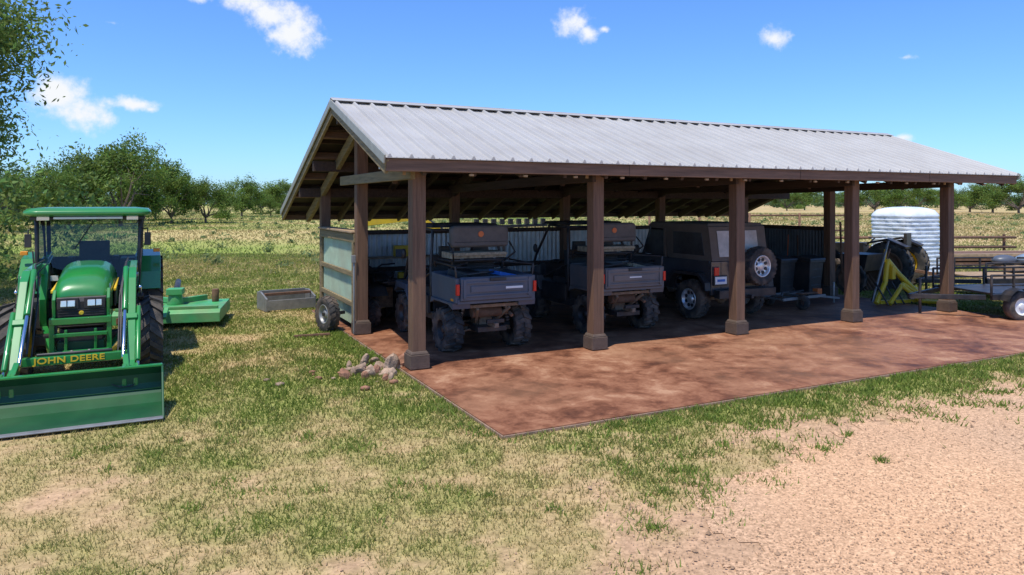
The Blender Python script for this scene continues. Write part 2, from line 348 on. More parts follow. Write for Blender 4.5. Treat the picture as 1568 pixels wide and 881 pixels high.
# pebbles
npb=42000
py=3.8+rng.random(npb)**1.4*9; px=(rng.random(npb)*2-1)*(.8*py+.5); m_=dirtmask(px,py)>.55; uu,vv=uv(px,py); m_&=~((uu>-.3)&(uu<12.6)&(vv>-3.35)&(vv<6.5)); m_&=(rng.random(npb)<np.where(drive_sd(px,py)>0,1,.35))
px=px[m_];py=py[m_]; n=len(px); s=rng.uniform(.003,.010,n)*(1+(rng.random(n)<.03)*1.4)
base=np.array([(1,0,0),(0,1,0),(-1,0,0),(0,-1,0),(0,0,.8)],float)
ang=rng.random(n)*6.28; ca,sa=np.cos(ang),np.sin(ang); st=rng.uniform(.6,1.3,(n,3))
bv=base[None]*st[:,None]*s[:,None,None]
vx=bv[...,0]*ca[:,None]-bv[...,1]*sa[:,None]+px[:,None]; vy=bv[...,0]*sa[:,None]+bv[...,1]*ca[:,None]+py[:,None]; vz=bv[...,2]+.008
Vp=np.stack([vx,vy,vz],-1).reshape(-1,3); Fp=(np.array([(0,1,4),(1,2,4),(2,3,4),(3,0,4)])[None]+np.arange(n)[:,None,None]*5).reshape(-1,3)
pc=(SOIL[None]*rng.uniform(.6,1.35,n)[:,None]); pc=np.repeat(pc,5,0)
col_link(bpy.data.objects.new('gravel',npmesh('gravel',Vp,Fp,[attrmat('pebble_mat',.9)],pc)))
# grass blades
MG=attrmat('grass_blade_mat',.7,.45)
def blades(name,N_,y0,y1,dens,hfun,wk,colfun,spread=.82):
    r=rng.random(N_); py=(math.sqrt(y0)+r*(math.sqrt(y1)-math.sqrt(y0)))**2; px=(rng.random(N_)*2-1)*(spread*py+1.2)
    k=rng.random(N_)<dens(px,py); px=px[k];py=py[k]; n=len(px)
    h=hfun(px,py)*rng.uniform(.5,1.25,n); wd=wk*py*rng.uniform(.6,1.3,n)
    a=rng.random(n)*6.28; la=rng.random(n)*6.28; ll=rng.uniform(.2,1.3,n)*h
    zz=np.zeros(n)
    A=np.stack([px-np.cos(a)*wd,py-np.sin(a)*wd,zz-.01],1);Bq=np.stack([px+np.cos(a)*wd,py+np.sin(a)*wd,zz-.01],1);C=np.stack([px+np.cos(la)*ll,py+np.sin(la)*ll,zz+h],1)
    Vv=np.stack([A,Bq,C],1).reshape(-1,3); Ff=np.arange(n*3).reshape(n,3)
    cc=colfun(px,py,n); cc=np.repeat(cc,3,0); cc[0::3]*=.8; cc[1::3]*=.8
    col_link(bpy.data.objects.new(name,npmesh(name,Vv,Ff,[MG],cc)))
def slabm(x,y):
    u,v=uv(x,y); return (u>-.22)&(u<12.52)&(v>-3.26)&(v<6.4)
def dens1(x,y):
    d=dirtmask(x,y); g=greenness(x,y)
    sd=drive_sd(x,y)
    q=np.clip(.28+1.1*g,0,1)*(1-d)**1.2+.015*(g>.5)
    q=np.where(sd>.9,q*.10,q)
    return np.where(slabm(x,y),0,q)
def col1(x,y,n):
    g=greenness(x,y); r=rng.random(n)
    t=np.clip(g*1.3-.2+(r-.5)*.6,0,1)[:,None]
    c=np.array((.50,.385,.175))*(1-t)+np.array((.195,.265,.045))*t
    return c*rng.uniform(.75,1.25,n)[:,None]
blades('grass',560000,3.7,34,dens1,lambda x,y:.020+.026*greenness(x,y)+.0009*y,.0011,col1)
tx=[];ty=[]
for i in range(360):
    t=rng.random()
    if t<.3: u=rng.uniform(-.3,12.5); v=-3.3-abs(rng.normal(0,.12))
    elif t<.45: u=-.3-abs(rng.normal(0,.1)); v=rng.uniform(-3.3,5)
    elif t<.8: 
        x=rng.uniform(.5,9); y=np.interp(x,DB[:,0],DB[:,1])+rng.normal(-.1,.6); u,v=uv(x,y)
    else:
        y=rng.uniform(4.6,12); x=rng.uniform(-.8,.3)*y*.8; u,v=uv(x,y)
    p=W(u,v); k=rng.integers(15,50); sp=rng.uniform(.03,.12)
    tx.append(p[0]+rng.normal(0,sp,k)); ty.append(p[1]+rng.normal(0,sp,k))
tx=np.concatenate(tx);ty=np.concatenate(ty);k=~slabm(tx,ty)&(ty>4);tx=tx[k];ty=ty[k];n=len(tx)
h=rng.uniform(.025,.075,n);a=rng.random(n)*6.28;la=rng.random(n)*6.28;wd=.0012*ty;ll=h*rng.uniform(.2,1.2,n)
Vv=np.stack([np.stack([tx-np.cos(a)*wd,ty-np.sin(a)*wd,np.zeros(n)],1),np.stack([tx+np.cos(a)*wd,ty+np.sin(a)*wd,np.zeros(n)],1),np.stack([tx+np.cos(la)*ll,ty+np.sin(la)*ll,h],1)],1).reshape(-1,3)
cc=np.repeat((np.array((.19,.26,.05))[None]*rng.uniform(.7,1.4,n)[:,None]),3,0)
col_link(bpy.data.objects.new('grass_tufts',npmesh('grass_tufts',Vv,np.arange(n*3).reshape(n,3),[MG],cc)))
def dens2(x,y):
    u,v=uv(x,y)
    return np.where((v<8.5)&(u>-3)&(u<16),0,np.clip(.25+fbm(x*.12,y*.2,51),0,1))*np.clip((y-18)/12,0,1)
def col2(x,y,n):
    t=np.clip(fieldmix(x,y)-.4*np.clip((x-6)/25,0,1)+(rng.random(n)-.5)*.6,0,1)[:,None]
    return (np.array((.52,.41,.18))*(1-t)+np.array((.25,.32,.075))*t)*rng.uniform(.8,1.2,n)[:,None]
blades('field_grass',130000,18,170,dens2,lambda x,y:.07+.16*fbm(x*.15,y*.25,55),.0012,col2)

# ================= concrete slab
def slabmat():
    m=bpy.data.materials.new('stained_concrete'); m.use_nodes=True; nt=m.node_tree; N=nt.nodes; L=nt.links
    b=N['Principled BSDF']; tc=N.new('ShaderNodeTexCoord')
    def noise(s,d=6,r=.6,dist=0.):
        n=N.new('ShaderNodeTexNoise'); n.inputs['Scale'].default_value=s; n.inputs['Detail'].default_value=d; n.inputs['Roughness'].default_value=r; n.inputs['Distortion'].default_value=dist; L.new(tc.outputs['Object'],n.inputs['Vector']); return n
    n1=noise(1.0,8,.62,.5); n2=noise(4.0,9,.7,.4); n3=noise(25,8,.7); n4=noise(.45,4,.5,1.)
    r=N.new('ShaderNodeValToRGB'); e=r.color_ramp.elements; e[0].position=.35; e[0].color=(.085,.033,.018,1); e[1].position=.68; e[1].color=(.45,.25,.145,1)
    x=e.new(.44); x.color=(.165,.064,.032,1); x=e.new(.51); x.color=(.25,.105,.054,1); x=e.new(.58); x.color=(.32,.148,.079,1)
    ad=N.new('ShaderNodeMath'); ad.operation='MULTIPLY_ADD'; L.new(n2.outputs[0],ad.inputs[0]); ad.inputs[1].default_value=.55
    sb=N.new('ShaderNodeMath'); sb.operation='MULTIPLY_ADD'; L.new(n1.outputs[0],sb.inputs[0]); sb.inputs[1].default_value=.8; sb.inputs[2].default_value=-.17; L.new(sb.outputs[0],ad.inputs[2]); L.new(ad.outputs[0],r.inputs[0])
    mm=N.new('ShaderNodeMixRGB'); mm.blend_type='OVERLAY'; mm.inputs[0].default_value=.35; L.new(r.outputs[0],mm.inputs[1]); L.new(n3.outputs[0],mm.inputs[2])
    rd=N.new('ShaderNodeMapRange'); rd.inputs['From Min'].default_value=.5; rd.inputs['From Max'].default_value=.68; rd.inputs['To Max'].default_value=.35; L.new(n4.outputs[0],rd.inputs[0])
    m3=N.new('ShaderNodeMixRGB'); m3.inputs[2].default_value=(.37,.20,.11,1); L.new(rd.outputs[0],m3.inputs[0]); L.new(mm.outputs[0],m3.inputs[1]); L.new(m3.outputs[0],b.inputs['Base Color'])
    rr=N.new('ShaderNodeMapRange'); rr.inputs['To Min'].default_value=.4; rr.inputs['To Max'].default_value=.8; L.new(n2.outputs[0],rr.inputs[0]); L.new(rr.outputs[0],b.inputs['Roughness']); b.inputs['Specular IOR Level'].default_value=.3
    bp=N.new('ShaderNodeBump'); bp.inputs['Strength'].default_value=.12; bp.inputs['Distance'].default_value=.01; L.new(n3.outputs[0],bp.inputs['Height']); L.new(bp.outputs[0],b.inputs['Normal'])
    return m
sm=slabmat(); joint=mat('control_joint',(.12,.065,.045),.9)
edge=mat('concrete_edge',(.30,.20,.14),.9,0,.3,5,.4)
sl=Obj('concrete_slab',(P0[0],P0[1],0),TH)
us=[-.2,6.08,12.5]; vs_=[-3.24,0.0,6.4]
for i in range(2):
    for j in range(2):
        a,b_=us[i]+(.003 if i else 0),us[i+1]-(.003 if i<1 else 0); c0,c1=vs_[j]+(.003 if j else 0),vs_[j+1]-(.003 if j<1 else 0)
        sl.box('panels',sm,((a+b_)/2,(c0+c1)/2,-.03),(b_-a,c1-c0,.14))
sl.box('joint_filler',joint,(6.15,1.58,-.045),(12.6,9.5,.15))
sl.box('edge_left',edge,(-.208,1.58,-.042),(.016,9.66,.14)); sl.box('edge_front',edge,(6.15,-3.248,-.042),(12.7,.016,.14))
sl.finish(.002)
GZ=.04

# ================= pole barn
B=Obj('pole_barn',(P0[0],P0[1],0),TH)
UL,UR=-.6,14.0; VF,VR,VB=-.42,2.78,8.1; ZF,ZR,ZB=3.03,4.17,2.2
def zr(v): return ZR-(VR-v)*(ZR-ZF)/(VR-VF) if v<VR else ZR-(v-VR)*(ZR-ZB)/(VB-VR)
posts=[(u,0) for u in(0,3.03,6.06,9.09,12.12)]+[(0,3.05),(12.12,3.05)]+[(u,6.05) for u in(0,3.03,6.06,9.09,12.12)]
for (u,v) in posts:
    top=zr(v)-.24 if v>0 else 2.86
    B.box('posts',wpost,(u,v,(top+GZ+.1)/2),(.2,.2,top-GZ-.1))
    B.box('post_bases',mplinth,(u,v,GZ+.11),(.29,.29,.20)); B.box('post_bases',mplinth,(u,v,GZ+.235),(.27,.27,.04),top=(.85,.85))
def sheet(part,m,va,za,vb,zb,t=.016,du=0.):
    B.ext(part,m,[(va,za),(vb,zb),(vb,zb-t),(va,za-t)],UL+du,UR-du)
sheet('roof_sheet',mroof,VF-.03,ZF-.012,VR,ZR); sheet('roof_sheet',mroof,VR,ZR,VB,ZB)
sheet('underside_shade_sheet',wunder,VF+.01,ZF-.022,VR,ZR-.022,.02,.03); sheet('underside_shade_sheet',wunder,VR,ZR-.022,VB-.02,ZB-.012,.02,.03)  # dark sheet added below the metal so the bright roof underside looks shaded
k=int((UR-UL)/.305)
for i in range(k+1):
    u=UL+.06+i*(UR-UL-.12)/k
    for (va,za,vb,zb) in((VF-.03,ZF-.012,VR-.02,ZR-.007),(VR+.02,ZR-.007,VB,ZB)):
        b=B.bm('roof_ribs',mroof); hw0,hw1,hh=.038,.013,.048
        vv_=[]
        for (v,z) in((va,za),(vb,zb)):
            for (du,dz) in((-hw0,.0),(-hw1,hh),(hw1,hh),(hw0,.0)): vv_.append(b.verts.new((u+du,v,z+dz)))
        for f in((0,1,5,4),(1,2,6,5),(2,3,7,6),(0,3,2,1),(4,5,6,7)): b.faces.new([vv_[q] for q in f])
        if i<k:
            for q in(1/3,2/3):
                uq=u+q*.3; B.beam('roof_minor_ribs',mroof,(uq,va,za+.001),(uq,vb,zb+.001),.022,.005)
B.beam('ridge_cap',mroof,(UL-.01,VR-.075,ZR+.028),(UR+.01,VR-.075,ZR+.028),.2,.012,up=(0,-.34,1)); B.beam('ridge_cap',mroof,(UL-.01,VR+.085,ZR+.028),(UR+.01,VR+.085,ZR+.028),.2,.012,up=(0,.36,1))
for u in(UL-.012,UR+.012):
    B.beam('rake_trim',mtrim,(u,VF-.04,ZF-.045),(u,VR,ZR-.035),.024,.13); B.beam('rake_trim',mtrim,(u,VR,ZR-.035),(u,VB,ZB-.035),.024,.13)
    iu=u+(.05 if u<0 else -.05)
    B.beam('rake_board',wolive,(iu,VF+.03,ZF-.14),(iu,VR,ZR-.13),.05,.2); B.beam('rake_board',wolive,(iu,VR,ZR-.13),(iu,VB,ZB-.13),.05,.2)
B.box('front_fascia',wbeam,((UL+UR)/2,VF+.03,2.915),(UR-UL-.05,.05,.175)); B.box('rear_fascia',wbeam,((UL+UR)/2,VB-.03,ZB-.12),(UR-UL-.05,.05,.18))
for u in(3.4,7.2,10.9): B.box('fascia_joint',wdark,(u,VF+.003,2.915),(.008,.006,.17))
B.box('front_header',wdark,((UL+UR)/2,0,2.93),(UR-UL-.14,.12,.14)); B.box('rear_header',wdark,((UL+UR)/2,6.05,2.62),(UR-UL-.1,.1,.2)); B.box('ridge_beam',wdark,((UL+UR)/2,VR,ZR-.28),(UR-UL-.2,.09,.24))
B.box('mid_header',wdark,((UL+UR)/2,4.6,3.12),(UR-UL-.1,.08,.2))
v=VF+.2
while v<VB:
    B.box('purlins',wdark,((UL+UR)/2,v,zr(v)-.082),(UR-UL-.12,.04,.075),rot=(0.34 if v<VR else -.356,0,0)); v+=.55
u=0
while u<UR-.1:
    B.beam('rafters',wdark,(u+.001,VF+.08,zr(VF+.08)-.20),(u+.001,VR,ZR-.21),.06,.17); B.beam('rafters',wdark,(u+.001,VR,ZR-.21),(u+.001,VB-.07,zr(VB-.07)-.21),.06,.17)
    u+=.7575
for u in(0,3.03,6.06,9.09,12.12):
    mm_=wolive if u==0 else wdark
    B.beam('truss_rafters',mm_,(u-.06,VR+.2,ZR-.42),(u-.06,VB-.5,zr(VB-.5)-.34),.09,.2)
    B.beam('truss_ties',mm_,(u-.1,-.12,2.82),(u-.1,4.1 if u==0 else 6.1,2.82 if u==0 else 2.72),.07,.17)
    B.beam('knee_braces',wdark,(u,1.0,2.75),(u,2.6,3.75),.08,.14)
for (u,_) in posts[:5]:
    B.box('brackets',lumber,(u-.22,-.09,2.82),(.05,.03,.06))
for i in range(15): B.box('brackets',lumber,(.7+i*.87,VF+.075,2.80),(.07,.04,.035))
for v in(.9,1.8,3.7,4.6,5.6,6.6): B.box('gable_lookouts',wbeam,(-.29,v,zr(v)-.17),(.52,.07,.14),rot=(.34 if v<VR else -.356,0,0))
B.box('flood_light',whitep,(-.2,1.02,3.0),(.12,.05,.16)); B.box('flood_light',yellow,(-.22,.86,2.98),(.1,.08,.12)); B.tube('flood_light',blkm,[(-.2,1.0,3.05),(-.22,.9,3.22),(-.15,.85,3.3)],.012)
B.tube('conduit',steelg,[(-.16,2.93,.06),(-.16,2.93,1.35)],.02); B.box('conduit',steelg,(-.17,2.93,1.4),(.07,.06,.14))
def corr(part,m,fixed,a,b_,z0,z1,along,amp=.012,per=.068):
    b=B.bm(part,m); n=int((b_-a)/per*6); prevv=None
    for i in range(n+1):
        t=a+(b_-a)*i/n; o=fixed+amp*math.sin(2*math.pi*(t-a)/per)
        p=(o,t) if along=='v' else (t,o)
        A=b.verts.new((*p,z0));C=b.verts.new((*p,z1))
        if prevv: f=b.faces.new((prevv[0],A,C,prevv[1])); f.smooth=True
        prevv=(A,C)
corr('left_wall',mcorr,-.06,3.16,5.94,.16,1.72,'v',per=.1)
corr('rear_wall',mcorr2,6.16,.1,8.9,.12,1.70,'u',per=.12,amp=.02); corr('rear_wall',mcorr3,6.16,8.9,12.02,.12,1.70,'u',per=.12,amp=.02)
corr('right_wall',mcorr3,12.2,3.16,5.94,.12,1.74,'v',per=.1)
for z_,h_ in((1.76,.16),(1.1,.09),(.55,.09)): B.box('left_wall_rails',wolive,(-.1,4.55,z_),(.05,2.9,h_))
B.box('left_wall_rails',wolive,(-.1,3.2,.95),(.055,.1,1.6)); B.box('left_wall_rails',wolive,(-.1,5.9,.95),(.055,.1,1.6)); B.box('left_wall_rails',lumber,(-.02,4.55,1.87),(.3,2.9,.04))
for z_ in(1.74,.9): B.box('rear_wall_rails',wdark,(6.06,6.1,z_),(11.8,.06,.1)); B.box('right_wall_rails',wdark,(12.14,4.55,z_),(.06,2.85,.1))
B.finish(.008)

# ================= UTV
def utv(u,v,bedm,bedcol,muddy=1,rot=0.):
    o=Obj('utility_vehicle',W(u,v,GZ),TH+rot)
    for sx in(-1,1):
        for y in(0,1.98): o.wheel((sx*.6,y,.345),.345,.29,.17,blkm,lugs=14,lug=.028,side=sx,chev=.35)
        o.tube('suspension',mud,[(sx*.08,.05,.36),(sx*.5,.0,.31)],.022); o.tube('suspension',mud,[(sx*.1,.2,.42),(sx*.5,.02,.42)],.02)
        o.tube('suspension',mud,[(sx*.1,-.1,.34),(sx*.5,-.02,.28)],.02)
        o.cyl('shock_absorber',steelg,(sx*.44,-.05,.42),(sx*.34,-.1,.8),.035)
        for q in range(6): o.cyl('shock_spring',blkm,(sx*(.43-.015*q),-.055-.007*q,.45+.055*q),(sx*(.425-.015*q),-.06-.007*q,.475+.055*q),.052)
        o.ext('fenders',bedm,[(-.5,.82),(.46,.82),(.5,.72),(.3,.78),(-.3,.78),(-.48,.72)],sx*.42,sx*.72)
        o.box('tail_lamps',red,(sx*.665,-.565,1.03),(.055,.05,.17)); o.box('reflector',amber,(sx*.69,-.4,.86),(.012,.1,.04))
    o.box('transaxle',mud,(0,.0,.42),(.26,.34,.26),top=(.8,.8)); o.cyl('transaxle',mud,(-.16,0,.38),(.16,0,.38),.12); o.cyl('muffler',rust,(-.3,-.25,.62),(.2,-.25,.62),.085); o.tube('muffler',rust,[(.2,-.25,.62),(.32,-.33,.6),(.32,-.45,.56)],.03)
    o.box('chassis',blkm,(0,.9,.36),(.5,2.6,.08)); o.box('hitch',mud,(0,-.42,.44),(.07,.3,.07)); o.box('hitch',blkm,(0,-.5,.50),(.3,.05,.06))
    for sx in(-.28,.28): o.beam('chassis',mud,(sx,-.45,.7),(sx*.5,-.05,.38),.045,.045)
    o.box('chassis',mud,(0,-.42,.74),(.9,.05,.05))
    o.box('bed_floor',bedm,(0,-.02,.84),(1.32,1.06,.08)); 
    o.ext('tailgate',bedm,[(-.59,.86),(-.56,.84),(-.52,.86),(-.52,1.20),(-.57,1.22),(-.60,1.19)],-.62,.62)
    for z_ in (.93,1.13): o.box('tailgate_ribs',bedm,(0,-.605,z_),(1.1,.02,.03))
    o.box('tailgate_recess',bedm,(0,-.606,1.03),(.92,.02,.10))
    o.box('tailgate_handle',blk,(0,-.61,1.175),(.28,.03,.05)); 
    for x_ in(-.56,.56): o.box('tailgate_ribs',bedm,(x_,-.60,1.04),(.05,.03,.3))
    for sx in(-1,1): o.ext('bed_side',bedm,[(-.54,.82),(.5,.82),(.52,1.22),(-.54,1.20)],sx*.62,sx*.69)
    o.box('bed_front',bedm,(0,.5,1.04),(1.3,.05,.38))
    o.tube('bed_rail',blkm,[(-.66,-.5,1.20),(-.68,-.5,1.38),(-.66,.45,1.40),(-.6,.55,1.3)],.016); o.tube('bed_rail',blkm,[(.66,-.5,1.20),(.68,-.5,1.38),(.66,.45,1.40),(.6,.55,1.3)],.016)
    o.tube('bed_rail',blkm,[(-.68,-.48,1.38),(-.3,-.1,1.40)],.012); o.tube('bed_rail',blkm,[(.68,-.48,1.38),(.3,-.1,1.40)],.012)
    o.box('cargo',blk,(-.2,.1,1.14),(.5,.5,.2),rot=(.1,.1,.3)); o.box('cargo',bedcol,(.3,-.15,1.2),(.35,.3,.06),rot=(.05,.2,.2)); o.sph('cargo',blk,(-.1,-.2,1.13),.17,(1.3,1,.6)); o.tube('cargo',blk,[(-.5,-.3,1.22),(-.1,-.35,1.26),(.2,-.1,1.24),(.5,.1,1.28)],.02)
    # raised bench seat
    b=o.bm('raised_seat_back',seatg); R0=[]
    def outline(hw,z0,z1,y,rd):
        pts=[]
        for (cx,cz,a0) in((hw-rd,z1-rd,0),(-hw+rd,z1-rd,90),(-hw+rd*.5,z0+rd*.5,180),(hw-rd*.5,z0+rd*.5,270)):
            rr_=rd if a0<180 else rd*.5
            for k_ in range(5): t=math.radians(a0+k_*22.5); pts.append(b.verts.new((cx+rr_*math.cos(t),y,cz+rr_*math.sin(t))))
        return pts
    for (hw,z0,z1,y,rd) in((.47,1.67,1.95,.05,.06),(.51,1.64,1.985,.075,.08),(.52,1.63,1.99,.13,.08),(.51,1.64,1.985,.18,.08)): R0.append(outline(hw,z0,z1,y,rd))
    for A,C in zip(R0[:-1],R0[1:]):
        for i in range(20): f=b.faces.new((A[i],A[(i+1)%20],C[(i+1)%20],C[i])); f.smooth=True
    b.faces.new(R0[0]); b.faces.new(R0[-1][::-1])
    o.tube('seat_piping',blk,[(-.46,.052,1.72),(.46,.052,1.72)],.006); o.cyl('seat_badge',orange,(0,.035,1.85),(0,.06,1.85),.05,seg=18)
    o.box('seat_cushion',camo,(0,.33,1.50),(1.0,.42,.10)); o.box('seat_cushion',camo,(0,.1,1.52),(1.0,.05,.05))
    for x_ in(-.46,.46): o.tube('seat_frame',blkm,[(x_,.13,1.66),(x_,.15,1.42),(x_,.2,1.22),(x_,.2,.9)],.02); o.tube('seat_frame',blkm,[(x_*1.15,.1,1.42),(x_*1.15,.6,1.42)],.02); o.tube('seat_frame',blkm,[(x_,.1,1.4),(x_*1.2,-.1,1.55),(x_*1.2,.12,1.72)],.014)
    o.tube('seat_frame',blkm,[(-.53,.12,1.42),(.53,.12,1.42)],.02); o.tube('seat_frame',blkm,[(-.4,.17,1.3),(.4,.17,1.3)],.016)
    for sx in(-1,1):
        o.tube('roll_cage',blkm,[(sx*.66,.6,.7),(sx*.66,.62,1.3),(sx*.58,.75,1.9),(sx*.56,1.5,1.92),(sx*.62,1.95,1.3),(sx*.6,2.2,.95)],.027)
        o.tube('roll_cage',blkm,[(sx*.66,.6,1.2),(sx*.64,1.6,.9)],.02)
        o.box('side_net',blk,(sx*.68,1.1,.66),(.05,.9,.3)); 
        o.box('front_seat',blk,(sx*.32,.82,1.15),(.52,.12,.62),rot=(-.15,0,0)); o.box('headrest',blk,(sx*.32,.78,1.54),(.26,.09,.16)); o.box('front_seat',blk,(sx*.32,1.08,.84),(.52,.5,.16))
        o.ext('front_fender',bedm,[(1.6,.62),(1.7,.9),(2.3,.92),(2.4,.7),(2.2,.8),(1.8,.8)],sx*.4,sx*.74)
        o.sph('mirror',blk,(sx*.78,1.7,1.45),.09,(.5,.6,1))
    o.box('cab_roof',blk,(0,1.15,1.97),(1.26,1.0,.06),top=(.93,.92)); o.tube('roll_cage',blkm,[(-.58,.75,1.9),(.58,.75,1.9)],.027); o.tube('roll_cage',blkm,[(-.66,.62,1.35),(.66,.62,1.35)],.024)
    o.box('cab_floor',blk,(0,1.2,.48),(1.3,1.3,.12)); o.box('seat_base',blk,(0,.95,.66),(1.2,.6,.28)); o.box('dash',blk,(0,1.72,1.0),(1.2,.2,.3))
    o.ext('hood',bedm,[(1.8,.75),(1.8,1.14),(2.3,1.02),(2.5,.85),(2.5,.6),(2.1,.55)],-.5,.5)
    o.lathe('steering_wheel',blk,(-.3,1.5,1.2),[(.17,-.015),(.19,0),(.17,.015),(.155,0),(.17,-.015)],20,'Z'); o.cyl('steering_wheel',blk,(-.3,1.5,1.2),(-.3,1.7,1.05),.02)
    o.box('bumper',blkm,(0,2.55,.62),(.8,.05,.3))
    return o
a=utv(1.45,.95,slate,blue); a.box('sticker',whitep,(.28,-.619,1.035),(.3,.006,.035)); a.finish()
a=utv(4.33,1.3,mat('grey_bed_plastic',(.12,.12,.125),.5,0,.15,3,dirt=DUST,dirtamt=.3),camo); a.box('lettering',whitep,(.0,-.619,1.04),(.26,.005,.025)); a.finish()

# ================= jeep
J=Obj('off_road_car',W(7.28,1.75,GZ),TH)
J.wheel((0,0,0),.39,.25,.215,alloy,lugs=26,lug=.014,side=-1,spokes=8)
R=Matrix.Rotation(math.pi/2,4,'Z')
for (part,mn),(b,m) in J.p.items():
    for q in b.verts: q.co=(R@q.co)+Vector((.30,-.78,1.09))
for sx in(-1,1):
    J.wheel((sx*.74,0,.40),.40,.27,.215,alloy,lugs=26,lug=.014,side=sx,spokes=8); J.wheel((sx*.74,2.37,.40),.40,.27,.215,alloy,lugs=26,lug=.014,side=sx,spokes=8)
    arch=[(-.58,.56),(-.52,1.2),(2.1,1.2),(2.1,.56),(.56,.56),(.50,.76),(.34,.90),(-.30,.90),(-.46,.76),(-.48,.56)]
    J.ext('tub_side',jeepc,arch,sx*.72,sx*.77)
    fl=[(-.58,.62),(-.56,.78),(-.38,.96),(.42,.96),(.6,.8),(.64,.6),(.58,.6),(.5,.77),(.36,.90),(-.32,.90),(-.48,.77),(-.5,.62)]
    J.ext('fender_flare',blk,fl,sx*.77,sx*.92)
    fl=[(y+2.37 if y>-.2 else y+2.4,z) for y,z in fl]; J.ext('fender_flare',blk,fl,sx*.6,sx*.92)
    J.box('door_seam',blk,(sx*.772,1.15,.85),(.006,.02,.6)); J.box('door_seam',blk,(sx*.772,1.98,.85),(.006,.02,.6)); J.box('door_handle',blk,(sx*.785,1.3,1.08),(.03,.12,.03))
    J.box('tail_lamp',red,(sx*.66,-.6,1.0),(.12,.05,.16)); J.box('tail_lamp',blk,(sx*.66,-.585,1.0),(.15,.04,.19))
    J.ext('soft_top',jeept,[(-.56,1.2),(-.46,1.86),(-.38,1.93),(1.35,1.93),(1.45,1.88),(1.42,1.82),(.85,1.80),(.80,1.22),(.74,1.2)],sx*.71,sx*.75)
    J.ext('side_window',dwin,[(-.36,1.3),(-.28,1.76),(.6,1.76),(.6,1.3)],sx*.75,sx*.756)
    J.ext('door_window',dwin,[(.9,1.22),(.92,1.78),(1.4,1.78),(1.66,1.24)],sx*.70,sx*.72)
    J.tube('windshield_frame',jeepc,[(sx*.7,1.72,1.2),(sx*.66,1.45,1.86)],.035); J.sph('side_mirror',blk,(sx*.9,1.7,1.33),.11,(.8,.5,.9)); J.ext('half_door',jeept,[(.84,1.2),(.86,1.82),(.93,1.82),(.92,1.2)],sx*.72,sx*.76)
J.box('tub_floor',jeepc,(0,.8,.62),(1.46,2.75,.1)); J.box('rear_panel',jeepc,(0,-.56,.86),(1.54,.05,.66)); J.box('tailgate_seam',blk,(-.52,-.588,.9),(.012,.006,.56)); J.box('tailgate_seam',blk,(.52,-.588,.9),(.012,.006,.56))
J.box('top_roof',jeept,(0,.48,1.92),(1.5,1.86,.06),top=(.94,.97)); J.ext('rear_curtain',jeept,[(-.59,1.2),(-.48,1.88),(-.42,1.9),(-.54,1.2)],-.75,.75)
J.ext('rear_window',vinylw,[(-.590,1.28),(-.508,1.80),(-.50,1.80),(-.58,1.28)],-.56,.5)
J.box('rear_bumper',blkm,(0,-.72,.56),(1.5,.16,.16)); J.box('bumper_step',blk,(0,-.70,.645),(1.0,.12,.012)); J.box('plate_bracket',blk,(-.56,-.605,.82),(.34,.04,.2)); J.box('license_plate',whitep,(-.56,-.63,.82),(.30,.008,.15))
J.box('license_text',blue,(-.56,-.636,.82),(.2,.004,.05))
J.ext('hood',jeepc,[(1.75,.8),(1.75,1.2),(3.0,1.12),(3.05,.75)],-.56,.56); J.box('grille',jeepc,(0,3.03,.88),(1.2,.08,.5)); J.box('front_bumper',blkm,(0,3.2,.6),(1.4,.15,.14)); J.box('windshield',dwin,(0,1.6,1.52),(1.32,.02,.62),rot=(.38,0,0))
J.box('axle',mud,(0,0,.4),(1.2,.1,.1)); J.sph('axle',mud,(0,0,.4),.15); J.box('axle',blkm,(0,2.37,.4),(1.2,.1,.1)); J.cyl('exhaust',rust,(.45,-.3,.5),(.45,-.62,.48),.03); J.box('fuel_tank',blk,(0,-.3,.52),(.8,.4,.16)); J.box('hitch',blkm,(0,-.82,.5),(.07,.2,.07))
J.cyl('spare_mount',blkm,(.30,-.6,1.09),(.30,-.7,1.09),.1)
J.finish()

